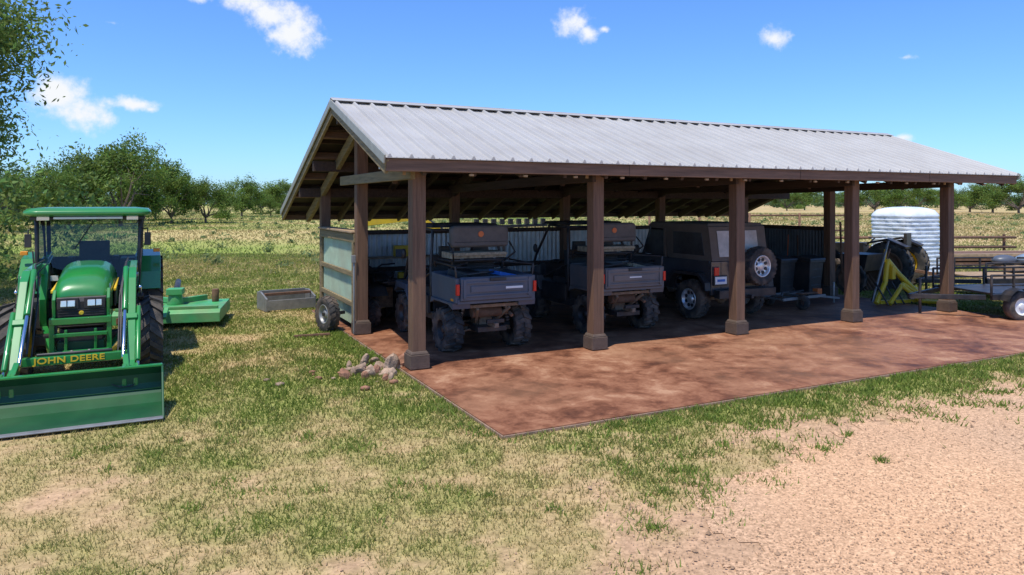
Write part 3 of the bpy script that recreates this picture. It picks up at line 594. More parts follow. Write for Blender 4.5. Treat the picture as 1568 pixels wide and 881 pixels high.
# ================= tractor
TB=(-4.74,7.66)
T=Obj('green_farm_tractor',(TB[0],TB[1],0),TH)
BW=.95
def bz(pr): return [(y,.03+(z-.09)*.70) for y,z in pr]
T.ext('bucket',green2,bz([(-.10,.10),(.42,.15),(.60,.25),(.68,.43),(.66,.60),(.58,.72),(.56,.705),(.635,.59),(.65,.43),(.575,.275),(.41,.175),(-.10,.115)]),-BW,BW)
T.box('cutting_edge',steelg,(0,-.12,.042),(2*BW,.1,.018)); T.box('bucket_lip',green,(0,.57,.485),(2*BW,.07,.03))
T.tube('bucket_fold',green2,[(-BW+.01,.60,.21),(BW-.01,.60,.21)],.012); T.tube('bucket_scrape',blk,[(.42,.612,.30),(.5,.615,.26),(.62,.612,.255),(.66,.618,.28)],.006)
for sx in(-1,1):
    T.ext('bucket_side',green2,bz([(-.12,.09),(.42,.14),(.61,.24),(.69,.43),(.67,.62),(.58,.76),(.42,.66),(.1,.3)]),sx*(BW-.012),sx*(BW+.012))
    T.box('bucket_bracket',green,(sx*.55,.72,.32),(.05,.16,.34)); T.box('bucket_bracket',green,(sx*.67,.72,.32),(.05,.16,.34))
    x=sx*.61
    arm=[(.78,.20),(.86,.28),(1.15,.46),(2.0,1.40),(2.25,1.52),(3.3,1.54),(3.9,1.46),(3.9,1.32),(3.3,1.38),(2.38,1.33),(2.2,1.24),(1.3,.30),(1.0,.14),(.82,.12)]
    T.ext('loader_arm',green,arm,x-.045,x+.045)
    T.ext('loader_post',green,[(3.5,.6),(3.45,1.0),(3.72,1.5),(3.98,1.5),(3.85,1.0),(3.8,.6)],x-.06-sx*.06,x+.03-sx*.06)
    T.cyl('lift_cylinder',blkm,(x+sx*.09,3.5,.85),(x+sx*.09,2.6,1.10),.04); T.cyl('lift_rod',chrome,(x+sx*.09,2.6,1.10),(x+sx*.09,2.05,1.27),.02)
    T.cyl('tilt_cylinder',green,(x-sx*.08,2.25,1.52),(x-sx*.08,1.65,1.02),.035); T.cyl('tilt_rod',chrome,(x-sx*.08,1.65,1.02),(x-sx*.08,1.02,.52),.022); T.beam('tilt_link',green,(x-sx*.06,1.04,.54),(x-sx*.04,.78,.42),.06,.06)
    T.cyl('tilt_cylinder',green,(x+sx*.075,1.75,1.04),(x+sx*.075,1.1,.46),.03); T.cyl('tilt_rod',chrome,(x+sx*.075,1.1,.46),(x+sx*.075,.78,.30),.017)
    T.tube('hydraulic_hose',blk,[(x-sx*.08,3.3,1.58),(x-sx*.08,2.4,1.58),(x-sx*.12,1.9,1.28),(x-sx*.12,1.3,.6)],.013); T.tube('hydraulic_hose',blk,[(x-sx*.11,3.3,1.52),(x-sx*.11,2.4,1.48),(x-sx*.15,2.0,1.15),(x-sx*.15,1.4,.5),(x-sx*.2,1.36,.5)],.011)
    for (y_,z_) in((.86,.25),(2.25,1.42),(3.85,1.39)): T.cyl('pivot_pin',steelg,(x-.07,y_,z_),(x+.07,y_,z_),.03,seg=12)
    T.box('arm_decal',yellow,(x+sx*.047,2.8,1.46),(.003,.4,.05)); T.box('arm_rib',green,(x,1.6,.92),(.13,.08,.1),rot=(.8,0,0))
    T.wheel((sx*.82,3.0,.5),.5,.34,.27,yellow,rubber2,lugs=16,lug=.04,side=sx,chev=.75)
    T.ext('front_axle',blkm,[(2.9,.42),(2.9,.56),(3.1,.56),(3.1,.42)],min(0,sx*.62),max(0,sx*.62))
    T.wheel((sx*.80,5.05,.74),.74,.44,.42,yellow,rubber2,lugs=20,lug=.045,side=sx,chev=.75)
    fen=[(4.25,1.0),(4.3,1.28),(4.6,1.52),(5.1,1.6),(5.6,1.5),(5.9,1.2),(5.84,1.18),(5.55,1.44),(5.1,1.54),(4.63,1.46),(4.36,1.24),(4.31,1.0)]
    T.ext('rear_fender',green,fen,sx*.62,sx*.98); T.ext('rear_fender',green,[(4.31,1.0),(4.36,1.24),(4.63,1.46),(5.1,1.54),(5.55,1.44),(5.84,1.18),(5.7,.9)],sx*.6,sx*.63)
    T.box('amber_lamp',amber,(sx*.92,4.45,1.62),(.1,.06,.06))
b=T.bm('hood',green)
secs=[(2.33,.26,1.00,1.16),(2.36,.30,.99,1.24),(2.44,.325,.98,1.32),(2.6,.345,.96,1.40),(3.0,.36,.94,1.47),(3.7,.385,.92,1.54)]
rings=[]
for (y,hw,zb,zt) in secs:
    ring=[]
    n=14
    ring.append(b.verts.new((-hw,y,zb)))
    for i in range(n+1):
        t=math.pi*(1-i/n); cx=math.copysign(abs(math.cos(t))**.6,math.cos(t)); sz=abs(math.sin(t))**.6
        ring.append(b.verts.new((hw*cx,y,zb+.12+(zt-zb-.12)*sz)))
    ring.append(b.verts.new((hw,y,zb))); rings.append(ring)
for A,C in zip(rings[:-1],rings[1:]):
    for i in range(len(A)-1): f=b.faces.new((A[i],A[i+1],C[i+1],C[i])); f.smooth=True
b.faces.new(rings[0]); b.faces.new(rings[-1][::-1])
T.ext('hood_stripe',yellow,[(2.7,1.16),(3.7,1.22),(3.7,1.26),(2.7,1.20)],.36,.395); T.ext('hood_stripe',yellow,[(2.7,1.16),(3.7,1.22),(3.7,1.26),(2.7,1.20)],-.395,-.36)
T.ext('grille',blk,[(2.31,.74),(2.29,1.08),(2.32,1.14),(2.5,1.16),(2.5,.71)],-.29,.29); T.ext('engine_bay',blk,[(2.45,.58),(2.45,1.02),(3.75,1.02),(3.75,.55)],-.27,.27)
for sx in(-1,1):
    T.box('headlamp',lens,(sx*.155,2.275,1.06),(.17,.03,.085),rot=(-.1,0,sx*.1)); T.box('headlamp_bezel',blk,(sx*.155,2.29,1.06),(.25,.03,.15)); T.box('headlamp_split',blk,(sx*.165,2.262,1.06),(.012,.02,.1))
    T.ext('hood_side_nose',green,[(2.29,.86),(2.27,1.12),(2.4,1.24),(2.7,1.16),(2.7,.86)],sx*.295,sx*.335)
    T.ext('side_grille',blk,[(2.75,.94),(2.75,1.14),(3.5,1.16),(3.5,.94)],sx*.365,sx*.39)
for i in range(7): T.box('grille_bars',blkm,(0,2.28,.76+i*.035),(.54,.012,.01))
T.cyl('grille_emblem',yellow,(0,2.285,.93),(0,2.27,.93),.03)
T.box('guard_bar',green,(0,2.2,.84),(.72,.07,.085)); T.box('guard_bar',green,(0,2.18,.66),(.62,.05,.05)); T.box('guard_bar',green,(0,2.19,.42),(.66,.05,.07))
for sx in(-1,1): T.box('guard_bar',green,(sx*.33,2.22,.60),(.06,.08,.58)); T.beam('guard_bar',green,(sx*.30,2.22,.36),(sx*.55,3.5,.55),.08,.12); T.box('guard_bar',green,(sx*.17,2.2,.56),(.035,.05,.34)); T.cyl('tow_loop',steelg,(sx*.1,2.15,.36),(sx*.1,2.15,.46),.02)
T.box('front_weight',green2,(0,2.36,.46),(.55,.25,.2)); T.box('front_weight',blk,(0,2.45,.62),(.5,.3,.2))
T.beam('loader_cross_tube',green,(-.60,1.34,.50),(.60,1.34,.50),.10,.10); T.cyl('hose_bundle',blk,(-.4,1.36,.57),(.4,1.36,.57),.018)
T.box('transmission',blk,(0,4.4,.75),(.5,2.0,.5)); T.cyl('rear_axle',blkm,(-.7,5.05,.74),(.7,5.05,.74),.14); T.box('steps',blkm,(.62,3.95,.6),(.3,.3,.05)); T.box('steps',blkm,(.62,3.95,.85),(.3,.3,.05)); T.box('fuel_tank',blk,(-.62,3.95,.75),(.32,.5,.4))
ZC0=1.02
for sx in(-1,1):
    T.tube('cab_pillar',blk,[(sx*.58,3.72,ZC0),(sx*.67,3.74,1.5),(sx*.69,3.86,2.2)],.032); T.tube('cab_pillar',blk,[(sx*.68,4.75,ZC0+.4),(sx*.71,4.72,2.2)],.028); T.tube('cab_pillar',blk,[(sx*.68,5.3,1.5),(sx*.69,5.25,2.2)],.032)
    b=T.bm('cab_glass',glass); 
    f=b.faces.new([b.verts.new(p) for p in((sx*.60,3.76,1.05),(sx*.685,3.78,1.5),(sx*.70,3.88,2.18),(sx*.71,4.7,2.18),(sx*.69,4.7,1.45),(sx*.64,4.4,1.05))]); f=b.faces.new([b.verts.new(p) for p in((sx*.70,4.78,1.5),(sx*.71,4.78,2.18),(sx*.69,5.22,2.18),(sx*.68,5.28,1.55))])
    T.tube('door_frame',blk,[(sx*.61,3.78,1.04),(sx*.66,4.4,1.04),(sx*.70,4.7,1.45)],.02); T.tube('mirror_arm',blk,[(sx*.69,3.84,2.0),(sx*.79,3.82,2.0),(sx*.79,3.82,1.84)],.010); T.box('mirror',blk,(sx*.79,3.80,1.84),(.09,.03,.2)) 
    T.box('work_lamp',lens,(sx*.58,3.60,2.17),(.16,.03,.06)); T.tube('grab_rail',blkm,[(sx*.67,3.66,1.1),(sx*.71,3.62,1.7)],.012)
b=T.bm('cab_glass',glass); b.faces.new([b.verts.new(p) for p in((-.56,3.715,1.08),(.56,3.715,1.08),(.65,3.735,1.5),(.67,3.85,2.17),(-.67,3.85,2.17),(-.65,3.735,1.5))]); b.faces.new([b.verts.new(p) for p in((-.66,5.3,1.5),(.66,5.3,1.5),(.67,5.25,2.18),(-.67,5.25,2.18))])
T.box('cowl',blk,(0,3.76,1.05),(1.16,.16,.14)); T.box('firewall',green,(0,3.78,.95),(1.0,.1,.2)); T.box('cab_floor',blk,(0,4.5,.98),(1.16,1.4,.08)); T.box('rear_panel',blk,(0,5.28,1.25),(1.28,.06,.5))
T.box('roof_liner',blk,(0,4.5,2.17),(1.5,1.7,.05)); 
b=T.bm('cab_roof',green)
def rr(hx,y0,y1,z,rad):
    pts=[]
    for (cx,cy,a0) in((hx-rad,y1-rad,0),(-hx+rad,y1-rad,90),(-hx+rad,y0+rad,180),(hx-rad,y0+rad,270)):
        for k_ in range(6): t=math.radians(a0+k_*18); pts.append(b.verts.new((cx+rad*math.cos(t),cy+rad*math.sin(t),z)))
    return pts
R_=[rr(.78,3.57,5.5,2.20,.16),rr(.84,3.50,5.56,2.225,.2),rr(.84,3.50,5.56,2.27,.2),rr(.80,3.56,5.5,2.315,.2),rr(.6,3.8,5.2,2.335,.2)]
for A,C in zip(R_[:-1],R_[1:]):
    for i in range(24): f=b.faces.new((A[i],A[(i+1)%24],C[(i+1)%24],C[i])); f.smooth=True
b.faces.new(R_[0][::-1]); b.faces.new(R_[-1])
T.box('roof_vent',whitep,(0,3.60,2.175),(.9,.05,.035))
T.lathe('steering_wheel',blk,(0,4.1,1.50),[(.19,-.012),(.205,0),(.19,.012),(.175,0),(.19,-.012)],24,'Z'); T.cyl('steering_column',blk,(0,4.1,1.5),(0,3.85,1.1),.035); T.box('dash',blk,(0,3.9,1.28),(.4,.14,.24))
T.box('seat',blk,(0,4.95,1.55),(.44,.12,.44)); T.box('seat',blk,(0,4.75,1.34),(.5,.46,.14)); T.box('seat',blk,(.32,4.75,1.5),(.08,.34,.06)); T.box('seat',blk,(-.32,4.75,1.5),(.08,.34,.06))
T.tube('wiper',blk,[(.05,3.83,2.12),(-.2,3.76,1.7)],.009); T.box('console',blk,(.5,4.7,1.3),(.22,.6,.4))
T.box('manual_sticker',whitep,(-.45,3.712,1.28),(.1,.004,.08),rot=(.05,0,0))
T.finish(.008)
tx_=bpy.data.curves.new('lettering','FONT'); tx_.body='JOHN DEERE'; tx_.size=.10; tx_.extrude=.003; tx_.align_x='CENTER'; tx_.align_y='CENTER'; tx_.space_character=1.05; tx_.offset=.002
to=col_link(bpy.data.objects.new('lettering',tx_)); to.parent=T.e; to.location=(-.05,1.285,.505); to.rotation_euler=(math.pi/2,0,0); tx_.materials.append(yellow); to.scale=(1.25,1,1)

# ================= rotary mower behind tractor
M=Obj('rotary_mower',(-6.75,14.5,0),TH-.2)
M.ext('deck',mint,[(-.85,.12),(-.85,.30),(-.75,.36),(.75,.36),(.85,.30),(.85,.12)],-.95,.95)
M.cyl('gearbox',mint,(0,.1,.36),(0,.1,.6),.16,.12); M.box('gearbox',mint,(0,.1,.62),(.3,.3,.12)); M.beam('tongue',mint,(0,.1,.5),(-.2,1.5,.55),.1,.1)
M.beam('deck_rib',mint,(-.9,-.7,.39),(.9,-.7,.39),.08,.06); M.beam('deck_rib',mint,(-.5,.7,.42),(0,.1,.42),.08,.1); M.beam('deck_rib',mint,(.5,.7,.42),(0,.1,.42),.08,.1)
M.cyl('drive_shaft',blk,(0,.2,.6),(-.15,1.3,.7),.06); M.beam('tail_wheel_arm',mint,(0,-.8,.4),(0,-1.05,.25),.08,.06); M.box('skid',rust,(-.6,-.86,.2),(.5,.02,.12)); M.box('dirt_patch',mud,(-.55,-.3,.362),(.7,.8,.012))
M.cyl('stand',rust,(.72,.35,.36),(.72,.35,.62),.07)
M.finish(.01)
X_=Obj('box_scraper',(-5.1,16.4,0),TH+.15)
for sx in(-1,1): X_.ext('side_plate',steelg,[(-.35,.02),(-.35,.30),(.1,.42),(.35,.40),(.35,.02)],sx*.52,sx*.56)
X_.box('back_blade',steelg,(0,.3,.22),(1.04,.04,.40)); X_.box('cross_bar',rust,(0,-.1,.37),(1.04,.06,.06)); X_.box('front_edge',steelg,(0,-.33,.15),(1.04,.04,.22))
X_.finish()
Q=Obj('trailer_wheel',W(-.45,3.75,0),TH+.25); Q.wheel((0,0,.33),.33,.2,.18,steelg,lugs=20,lug=.012,side=-1); Q.beam('axle',blkm,(-.1,0,.33),(.35,0,.33),.06,.06); Q.beam('drawbar',rust,(-.2,-.5,.05),(-.75,-.2,.03),.05,.04); Q.finish()
def atv(u,v,rot,c1):
    o=Obj('quad_bike',W(u,v,GZ),TH+rot)
    for sx in(-1,1):
        for y in(0,1.25): o.wheel((sx*.43,y,.3),.3,.24,.14,blkm,lugs=14,lug=.02,side=sx)
        for y in(0,1.25): o.ext('fender',c1,[(y-.38,.62),(y-.25,.78),(y+.25,.80),(y+.38,.62),(y+.2,.70),(y-.2,.70)],sx*.2,sx*.58)
        o.tube('handlebar',blk,[(0,.85,1.0),(sx*.15,.82,1.1),(sx*.4,.72,1.12)],.018)
    o.ext('seat',blk,[(-.2,.8),(-.2,.9),(.3,.86),(.6,.95),(.7,.8)],-.14,.14); o.ext('body',c1,[(.4,.5),(.5,.9),(.9,1.0),(1.4,.85),(1.6,.7),(1.5,.5)],-.17,.17); o.box('engine',mud,(0,.6,.5),(.35,.6,.4))
    for y in(-.25,1.3):
        for x in(-.3,-.1,.1,.3): o.tube('rack',blkm,[(x,y-.2,.88),(x,y+.25,.88)],.01)
        o.tube('rack',blkm,[(-.35,y-.2,.88),(.35,y-.2,.88)],.013); o.tube('rack',blkm,[(-.35,y+.25,.88),(.35,y+.25,.88)],.013)
    o.finish()
atv(.75,3.7,.1,blk)
Z=Obj('storage_shelf',W(1.75,5.75,GZ),TH)
for z_ in(.1,.6,1.15): Z.box('shelf_board',lumber,(0,0,z_),(1.9,.45,.03))
for x in(-.93,.93):
    for y in(-.2,.2): Z.box('shelf_leg',blkm,(x,y,.58),(.04,.04,1.16))
for i in range(14):
    s_=random.uniform(.12,.26); Z.box('stored_box',random.choice([blk,slate,yellow,seatg,blkm,blkm]),(random.uniform(-.8,.8),random.uniform(-.08,.08),random.choice([.12,.62,1.17])+s_/2),(s_*1.3,s_,s_),rot=(0,0,random.uniform(-.3,.3)))
Z.finish()
Z=Obj('push_mower',W(.55,4.9,GZ),TH+.2)
Z.box('deck',yellow,(0,0,.28),(.6,.7,.16),top=(.8,.8)); Z.cyl('engine',blk,(0,0,.36),(0,0,.56),.16); Z.tube('handle',blkm,[(-.22,-.3,.3),(-.22,-.9,1.0),(.22,-.9,1.0),(.22,-.3,.3)],.014)
for sx in(-1,1):
    for y in(-.3,.3): Z.cyl('wheel',rubber,(sx*.3,y,.12),(sx*.36,y,.12),.12)
Z.finish()
# yellow backhoe behind barn
K=Obj('yellow_backhoe',W(5.0,10.2,0),TH)
K.beam('boom',yellow,(-.2,0,1.2),(-1.4,.2,1.98),.18,.2); K.beam('dipper',yellow,(-1.4,.2,2.0),(-3.0,.2,1.84),.14,.2); K.beam('dipper_tip',yellow,(-3.0,.2,1.9),(-3.2,.2,1.2),.12,.2); K.ext('bucket',yellow,[(-.2,.6),(-.1,1.15),(.25,1.2),(.4,.8),(.2,.5)],-3.4,-3.0); K.cyl('boom_cylinder',blkm,(-.5,.05,1.5),(-1.2,.15,1.98),.05)
K.box('body',yellow,(.6,.3,1.0),(1.8,1.2,.5)); K.ext('engine_cover',yellow,[(-.2,1.25),(-.1,1.7),(.6,1.7),(.8,1.25)],.2,1.2); K.box('seat',blk,(.1,.3,1.5),(.4,.4,.5)) 
K.wheel((-.0,-.55,.6),.6,.35,.3,yellow,lugs=16,lug=.03); K.wheel((1.3,-.55,.6),.6,.35,.3,yellow,lugs=16,lug=.03)
K.finish()
# row of stored implements showing over the rear wall
K=Obj('hay_rake',W(6.0,9.0,0),TH)
K.beam('frame',blkm,(-1.2,0,1.7),(1.2,0,1.75),.08,.08)
for i in range(9): K.box('tine_block',blkm,(-1.1+i*.27,0,1.86),(.13,.1,.16)); K.cyl('tine',blkm,(-1.1+i*.27,0,1.7),(-1.1+i*.27,-.15,.5),.02,seg=6)
K.wheel((-.9,.3,.4),.4,.16,.22,rust,lugs=14,lug=.015); K.wheel((.9,.3,.4),.4,.16,.22,rust,lugs=14,lug=.015); K.beam('mast',blkm,(0,0,1.7),(0,.3,.4),.08,.08,up=(1,0,0)); K.beam('axle',blkm,(-.9,.3,.4),(.9,.3,.4),.07,.07)
K.finish()
for (u,v) in((11.45,3.2),(10.75,3.45)):
    o=Obj('trash_bin',W(u,v,GZ),TH+random.uniform(-.1,.1))
    o.box('body',binm,(0,0,.50),(.44,.50,.84),top=(1.25,1.25)); o.box('rim',binm,(0,0,.90),(.60,.68,.06)); o.ext('lid',binm,[(-.36,.93),(-.34,.98),(0,1.03),(.36,1.0),(.38,.94)],-.31,.31); o.cyl('wheel',rubber,(-.28,.26,.12),(-.22,.26,.12),.12); o.cyl('wheel',rubber,(.22,.26,.12),(.28,.26,.12),.12); o.cyl('handle',binm,(-.22,.4,.96),(.22,.4,.96),.02)
    for z_ in(.3,.5,.7): o.box('rib',binm,(0,-.255-.05*z_,z_),(.38,.02,.03))
    o.finish(.012)
o=Obj('folding_trailer',W(9.6,2.0,GZ),TH+.1)
for y in(-.35,.35): o.beam('side_rail',steelg,(-.75,y,.25),(.75,y,.25),.05,.06)
for x in(-.7,-.25,.2,.7): o.beam('cross_rail',steelg,(x,-.33,.25),(x,.33,.25),.04,.04)
o.beam('tongue',steelg,(.7,0,.22),(1.5,-.2,.12),.06,.05); o.cyl('jack',steelg,(1.35,-.17,.02),(1.35,-.17,.5),.025)
for y in(-.45,.45): o.lathe('tire',rubber,(-.2,y,.17),[(.08,-.05),(.16,-.05),(.17,0),(.16,.05),(.08,.05)],18)
o.box('fender',rust,(0,-.42,.36),(.6,.14,.02)); o.box('winch',orange,(.9,-.05,.3),(.16,.14,.14)); o.tube('strap',blk,[(-.6,-.2,.3),(-.3,0,.34),(.2,.2,.3),(.6,.1,.32)],.02)
o.finish()
o=Obj('garden_rake',W(11.95,3.5,GZ),TH); o.cyl('handle',rust,(0,.4,.02),(.1,.5,1.5),.015); o.cyl('handle',orange,(-.1,.7,.02),(.08,.8,1.5),.013); o.box('head',blkm,(0,.4,.03),(.3,.04,.05)); o.finish(0)
def PX(x,y,z=0):
    Yd=F*HC/(y-311); return ((x-784)*Yd/F,Yd,z)
o=Obj('yellow_farm_implement',PX(1385,466),TH)
o.tube('tube_arm',yellow,[(-1.0,0,.08),(-.55,.1,.55),(-.35,.2,1.05)],.06); o.tube('tube_arm',yellow,[(-.35,.2,1.05),(.1,.0,.45),(.75,-.3,.06)],.065); o.tube('tube_arm',yellow,[(-.8,-.2,.08),(-.2,-.1,.5),(.35,-.4,.05)],.05); o.tube('tube_arm',yellow,[(-.45,.2,1.0),(-.4,.2,1.3)],.035)
o.tube('tube_arm',yellow,[(-.2,.1,.8),(.3,-.3,.12),(.9,-.5,.08)],.06); o.tube('tube_arm',yellow,[(-.3,-.1,.5),(.0,-.4,.12),(.5,-.6,.08)],.045)
o.beam('brace',yellow,(-.9,.0,.1),(.7,-.25,.1),.1,.08); o.box('hinge_plate',yellow,(-.3,.15,.75),(.12,.2,.3)); o.tube('rod',steelg,[(-1.0,.1,.1),(-.3,.2,1.5)],.025); o.tube('rod',rust,[(-.9,.2,.1),(-.1,.3,1.3)],.025)
for i in range(5): o.tube('tine',blkm,[(-.9+.28*i,.1,.55),(-.85+.28*i,-.2,.05)],.02)
o.finish()
o=Obj('old_tractor',PX(1372,440),TH+.35)
for sx in(-1,1): o.wheel((sx*.75,0,.65),.65,.34,.4,rust if sx<0 else yellow,rubber2,lugs=20,lug=.035,side=sx,chev=.7); o.wheel((sx*.6,2.0,.38),.38,.2,.22,rust,lugs=14,lug=.02,side=sx); o.ext('fender',blkm,[(-.5,1.2),(0,1.42),(.5,1.3),(.5,1.25),(0,1.36),(-.46,1.15)],sx*.5,sx*.9)
o.box('transmission',blkm,(0,.4,.65),(.4,1.4,.4)); o.ext('hood',blkm,[(.8,.8),(.8,1.25),(2.2,1.2),(2.3,.7)],-.25,.25); o.box('seat',blk,(0,-.1,1.15),(.45,.4,.1)); o.box('seat',blk,(0,-.3,1.35),(.45,.08,.4)); o.lathe('steering_wheel',blk,(0,.55,1.4),[(.18,-.012),(.195,0),(.18,.012),(.165,0),(.18,-.012)],18,'Z'); o.cyl('column',blkm,(0,.55,1.4),(0,.85,1.1),.02)
o.cyl('exhaust',rust,(.15,1.4,1.2),(.15,1.4,1.7),.03); o.beam('drawbar',rust,(0,-.5,.5),(0,-1.3,.4),.1,.08)
o.finish()
o=Obj('seed_drill',PX(1318,448),TH+.2)
o.wheel((-.55,0,.42),.42,.14,.3,rust,lugs=16,lug=.015,side=-1); o.wheel((.55,0,.42),.42,.14,.3,rust,lugs=16,lug=.015); o.ext('hopper',blkm,[(-.3,.6),(-.4,1.05),(.4,1.05),(.25,.6)],-.45,.45); o.beam('frame',rust,(-.5,0,.42),(.5,0,.42),.08,.08); o.tube('mast',rust,[(.1,.2,.9),(.1,.2,2.1),(.3,.3,2.0)],.04); o.tube('mast',rust,[(-.6,.2,.5),(-.7,.2,1.9)],.03)
for i in range(5): o.beam('tine',rust,(-.4+.2*i,-.3,.1),(-.4+.2*i,0,.5),.03,.05)
o.finish()
# wrapped tank (rounded-square plan, crumpled wrap, horizontal bands)
o=Obj('wrapped_water_tank',PX(1386,424),TH-.1)
pr=[(.02,2.28),(.3,2.27),(.5,2.24),(.72,2.17),(.81,2.06)]
z=2.0; q_=0
while z>.2: pr+=[(.84,z),(.845,z-.05),(.815,z-.09)]; z-=.125
pr+=[(.84,.15),(0.01,.15)]
o.lathe('tank_body',wplas,(0,0,0),pr,56,'Z'); o.box('pallet',lumber,(0,0,.08),(1.6,1.6,.13))
for q in o.p[('tank_body','plastic_wrap')][0].verts:
    a_=math.atan2(q.co.y,q.co.x); k_=1/((abs(math.cos(a_))**6+abs(math.sin(a_))**6)**(1/6)); j=1+.09*(float(fbm(a_*4+9,q.co.z*4+a_*2,3))-.5)
    q.co.x*=k_*j*.93; q.co.y*=k_*j*.93
o.finish(.0)
def trailer(name,loc,rz,Lg,deck):
    o=Obj(name,loc,rz)
    for y in(-.85,.85):
        o.beam('frame_rail',blkm,(-.1,y,.48),(Lg,y,.48),.08,.12); o.tube('top_rail',blkm,[(-.1,y,.5),(-.1,y,.92),(Lg,y,.92)],.025); o.beam('mid_rail',blkm,(-.1,y,.72),(Lg,y,.72),.03,.03)
        x=.4
        while x<Lg: o.beam('rail_post',blkm,(x,y,.5),(x,y,.92),.04,.04,up=(1,0,0)); x+=.75
    o.box('deck',deck,(Lg/2,0,.53),(Lg,1.66,.04)); o.beam('tongue',blkm,(-.1,-.7,.46),(-1.3,0,.42),.07,.1); o.beam('tongue',blkm,(-.1,.7,.46),(-1.3,0,.42),.07,.1); o.cyl('jack',blkm,(-1.05,0,.05),(-1.05,0,.8),.03)
    return o
def ywheel(o,c,R,w,rim,rm):
    prof=[(rim,-w*.4),(R*.9,-w*.5),(R,-w*.35),(R,w*.35),(R*.9,w*.5),(rim,w*.4)]
    for part,m,pf in(('tire',rubber,prof),('rim',rm,[(rim*1.02,-w*.42),(rim*.85,-w*.25),(rim*.4,-w*.25),(rim*.3,-w*.4),(.001,-w*.4)])):
        b=o.bm(part,m); seg=28; rings=[]
        for i in range(seg):
            t=2*math.pi*i/seg; rings.append([b.verts.new((c[0]+r*math.cos(t),c[1]+x,c[2]+r*math.sin(t))) for r,x in pf])
        for i in range(seg):
            for j in range(len(pf)-1): f=b.faces.new((rings[i][j],rings[i][j+1],rings[(i+1)%seg][j+1],rings[(i+1)%seg][j])); f.smooth=True
    a=[(c[0]+math.cos(t)*(R+.06),c[2]+math.sin(t)*(R+.06)) for t in np.linspace(math.pi*.9,math.pi*.1,8)]
    b=o.bm('fender',blkm)
    for k_ in range(7):
        q=[b.verts.new(p) for p in((a[k_][0],c[1]-w*.7,a[k_][1]),(a[k_+1][0],c[1]-w*.7,a[k_+1][1]),(a[k_+1][0],c[1]+w*.7,a[k_+1][1]),(a[k_][0],c[1]+w*.7,a[k_][1]))]; b.faces.new(q)
o=trailer('utility_trailer',(9.75,15.6,0),.12,4.2,blkm); ywheel(o,(.4,-.99,.31),.31,.2,.17,whitep); ywheel(o,(1.2,-.99,.31),.31,.2,.17,whitep); o.finish()
o=trailer('utility_trailer',(11.6,18.6,0),.12,5.0,lumber); ywheel(o,(2.0,-.99,.33),.33,.2,.17,whitep); ywheel(o,(2.8,-.99,.33),.33,.2,.17,whitep)
o.finish()
o=Obj('covered_load',(14.2,19.6,0),.12); o.sph('tarp',bluegrey,(0,0,.88),.36,(1.7,.9,.5),3); o.sph('tarp',whitep,(.6,.3,.88),.26,(1.5,.8,.5),3); o.sph('tarp',slate,(-.9,.1,.85),.25,(1.3,.9,.6),3); o.beam('strap',blk,(-.9,-.34,.95),(1.0,-.34,.92),.03,.05); o.box('bunk',lumber,(0,0,.66),(2.2,.8,.12)); o.finish()
o=Obj('lumber_stack',(20.0,27.5,0),.1)
for r_ in range(3):
    for i in range(7): o.beam('board',random.choice([lumber,rust,wbeam]),(-4+random.uniform(-.4,.4),i*.25,.12+r_*.16),(4+random.uniform(-.6,.6),i*.25,.12+r_*.16),.2,.1)
o.finish()
o=Obj('pipe_rack',(16.5,30,0),.05)
for x in(-4,-1.3,1.3,4): o.beam('rack_post',rust,(x,0,0),(x,0,1.1),.08,.08,up=(1,0,0))
for z_ in(.5,.9):
    for k_ in range(3): o.cyl('pipe',rust,(-4.6,-.15+.15*k_,z_+.07),(4.4,-.15+.15*k_,z_+.07),.05,seg=8)
o.finish(0)
o=Obj('pipe_fence',(11.5,29.0,0),.0)
for x in np.arange(-6,2,2.0): o.cyl('fence_post',rust,(x,0,0),(x,0,2.0),.05,seg=8)
for z_ in(1.9,1.3): o.cyl('fence_rail',rust,(-6,0,z_),(1.9,0,z_),.035,seg=8)
o.finish(0)
# rocks
o=Obj('rock_pile',W(-.5,.3,0),TH)
b0=random.Random(3)
for i in range(30):
    m_=b0.choice([rock,rock,rock2]); r_=b0.uniform(.04,.12) if i>1 else .16
    b=o.bm('stones_'+m_.name,m_); px_,py_=b0.gauss(-.05,.22),b0.gauss(-.05,.30)
    if i==0: px_,py_=.17,-.12
    ret=bmesh.ops.create_icosphere(b,subdivisions=2,radius=r_,matrix=Matrix.Translation((px_,py_,r_*.45))@Euler((b0.random()*3,b0.random()*3,b0.random()*3)).to_matrix().to_4x4()@Matrix.Diagonal((1.25,.9,.55,1)))
    for q in ret['verts']:
        k_=1+.55*(float(vnoise(q.co.x*13+i,q.co.y*13+q.co.z*15,5))-.5); cc_=Vector((px_,py_,r_*.45)); q.co=cc_+(q.co-cc_)*k_
o.finish(0)
o=Obj('scattered_stones',W(-1.2,-.1,0),TH)
for i in range(12):
    r_=b0.uniform(.02,.06); o.sph('stone',rock2 if i%2 else rock,(b0.gauss(0,.4),b0.gauss(0,.35),r_*.4),r_,(1.3,1,.6),1)
o.finish(0)

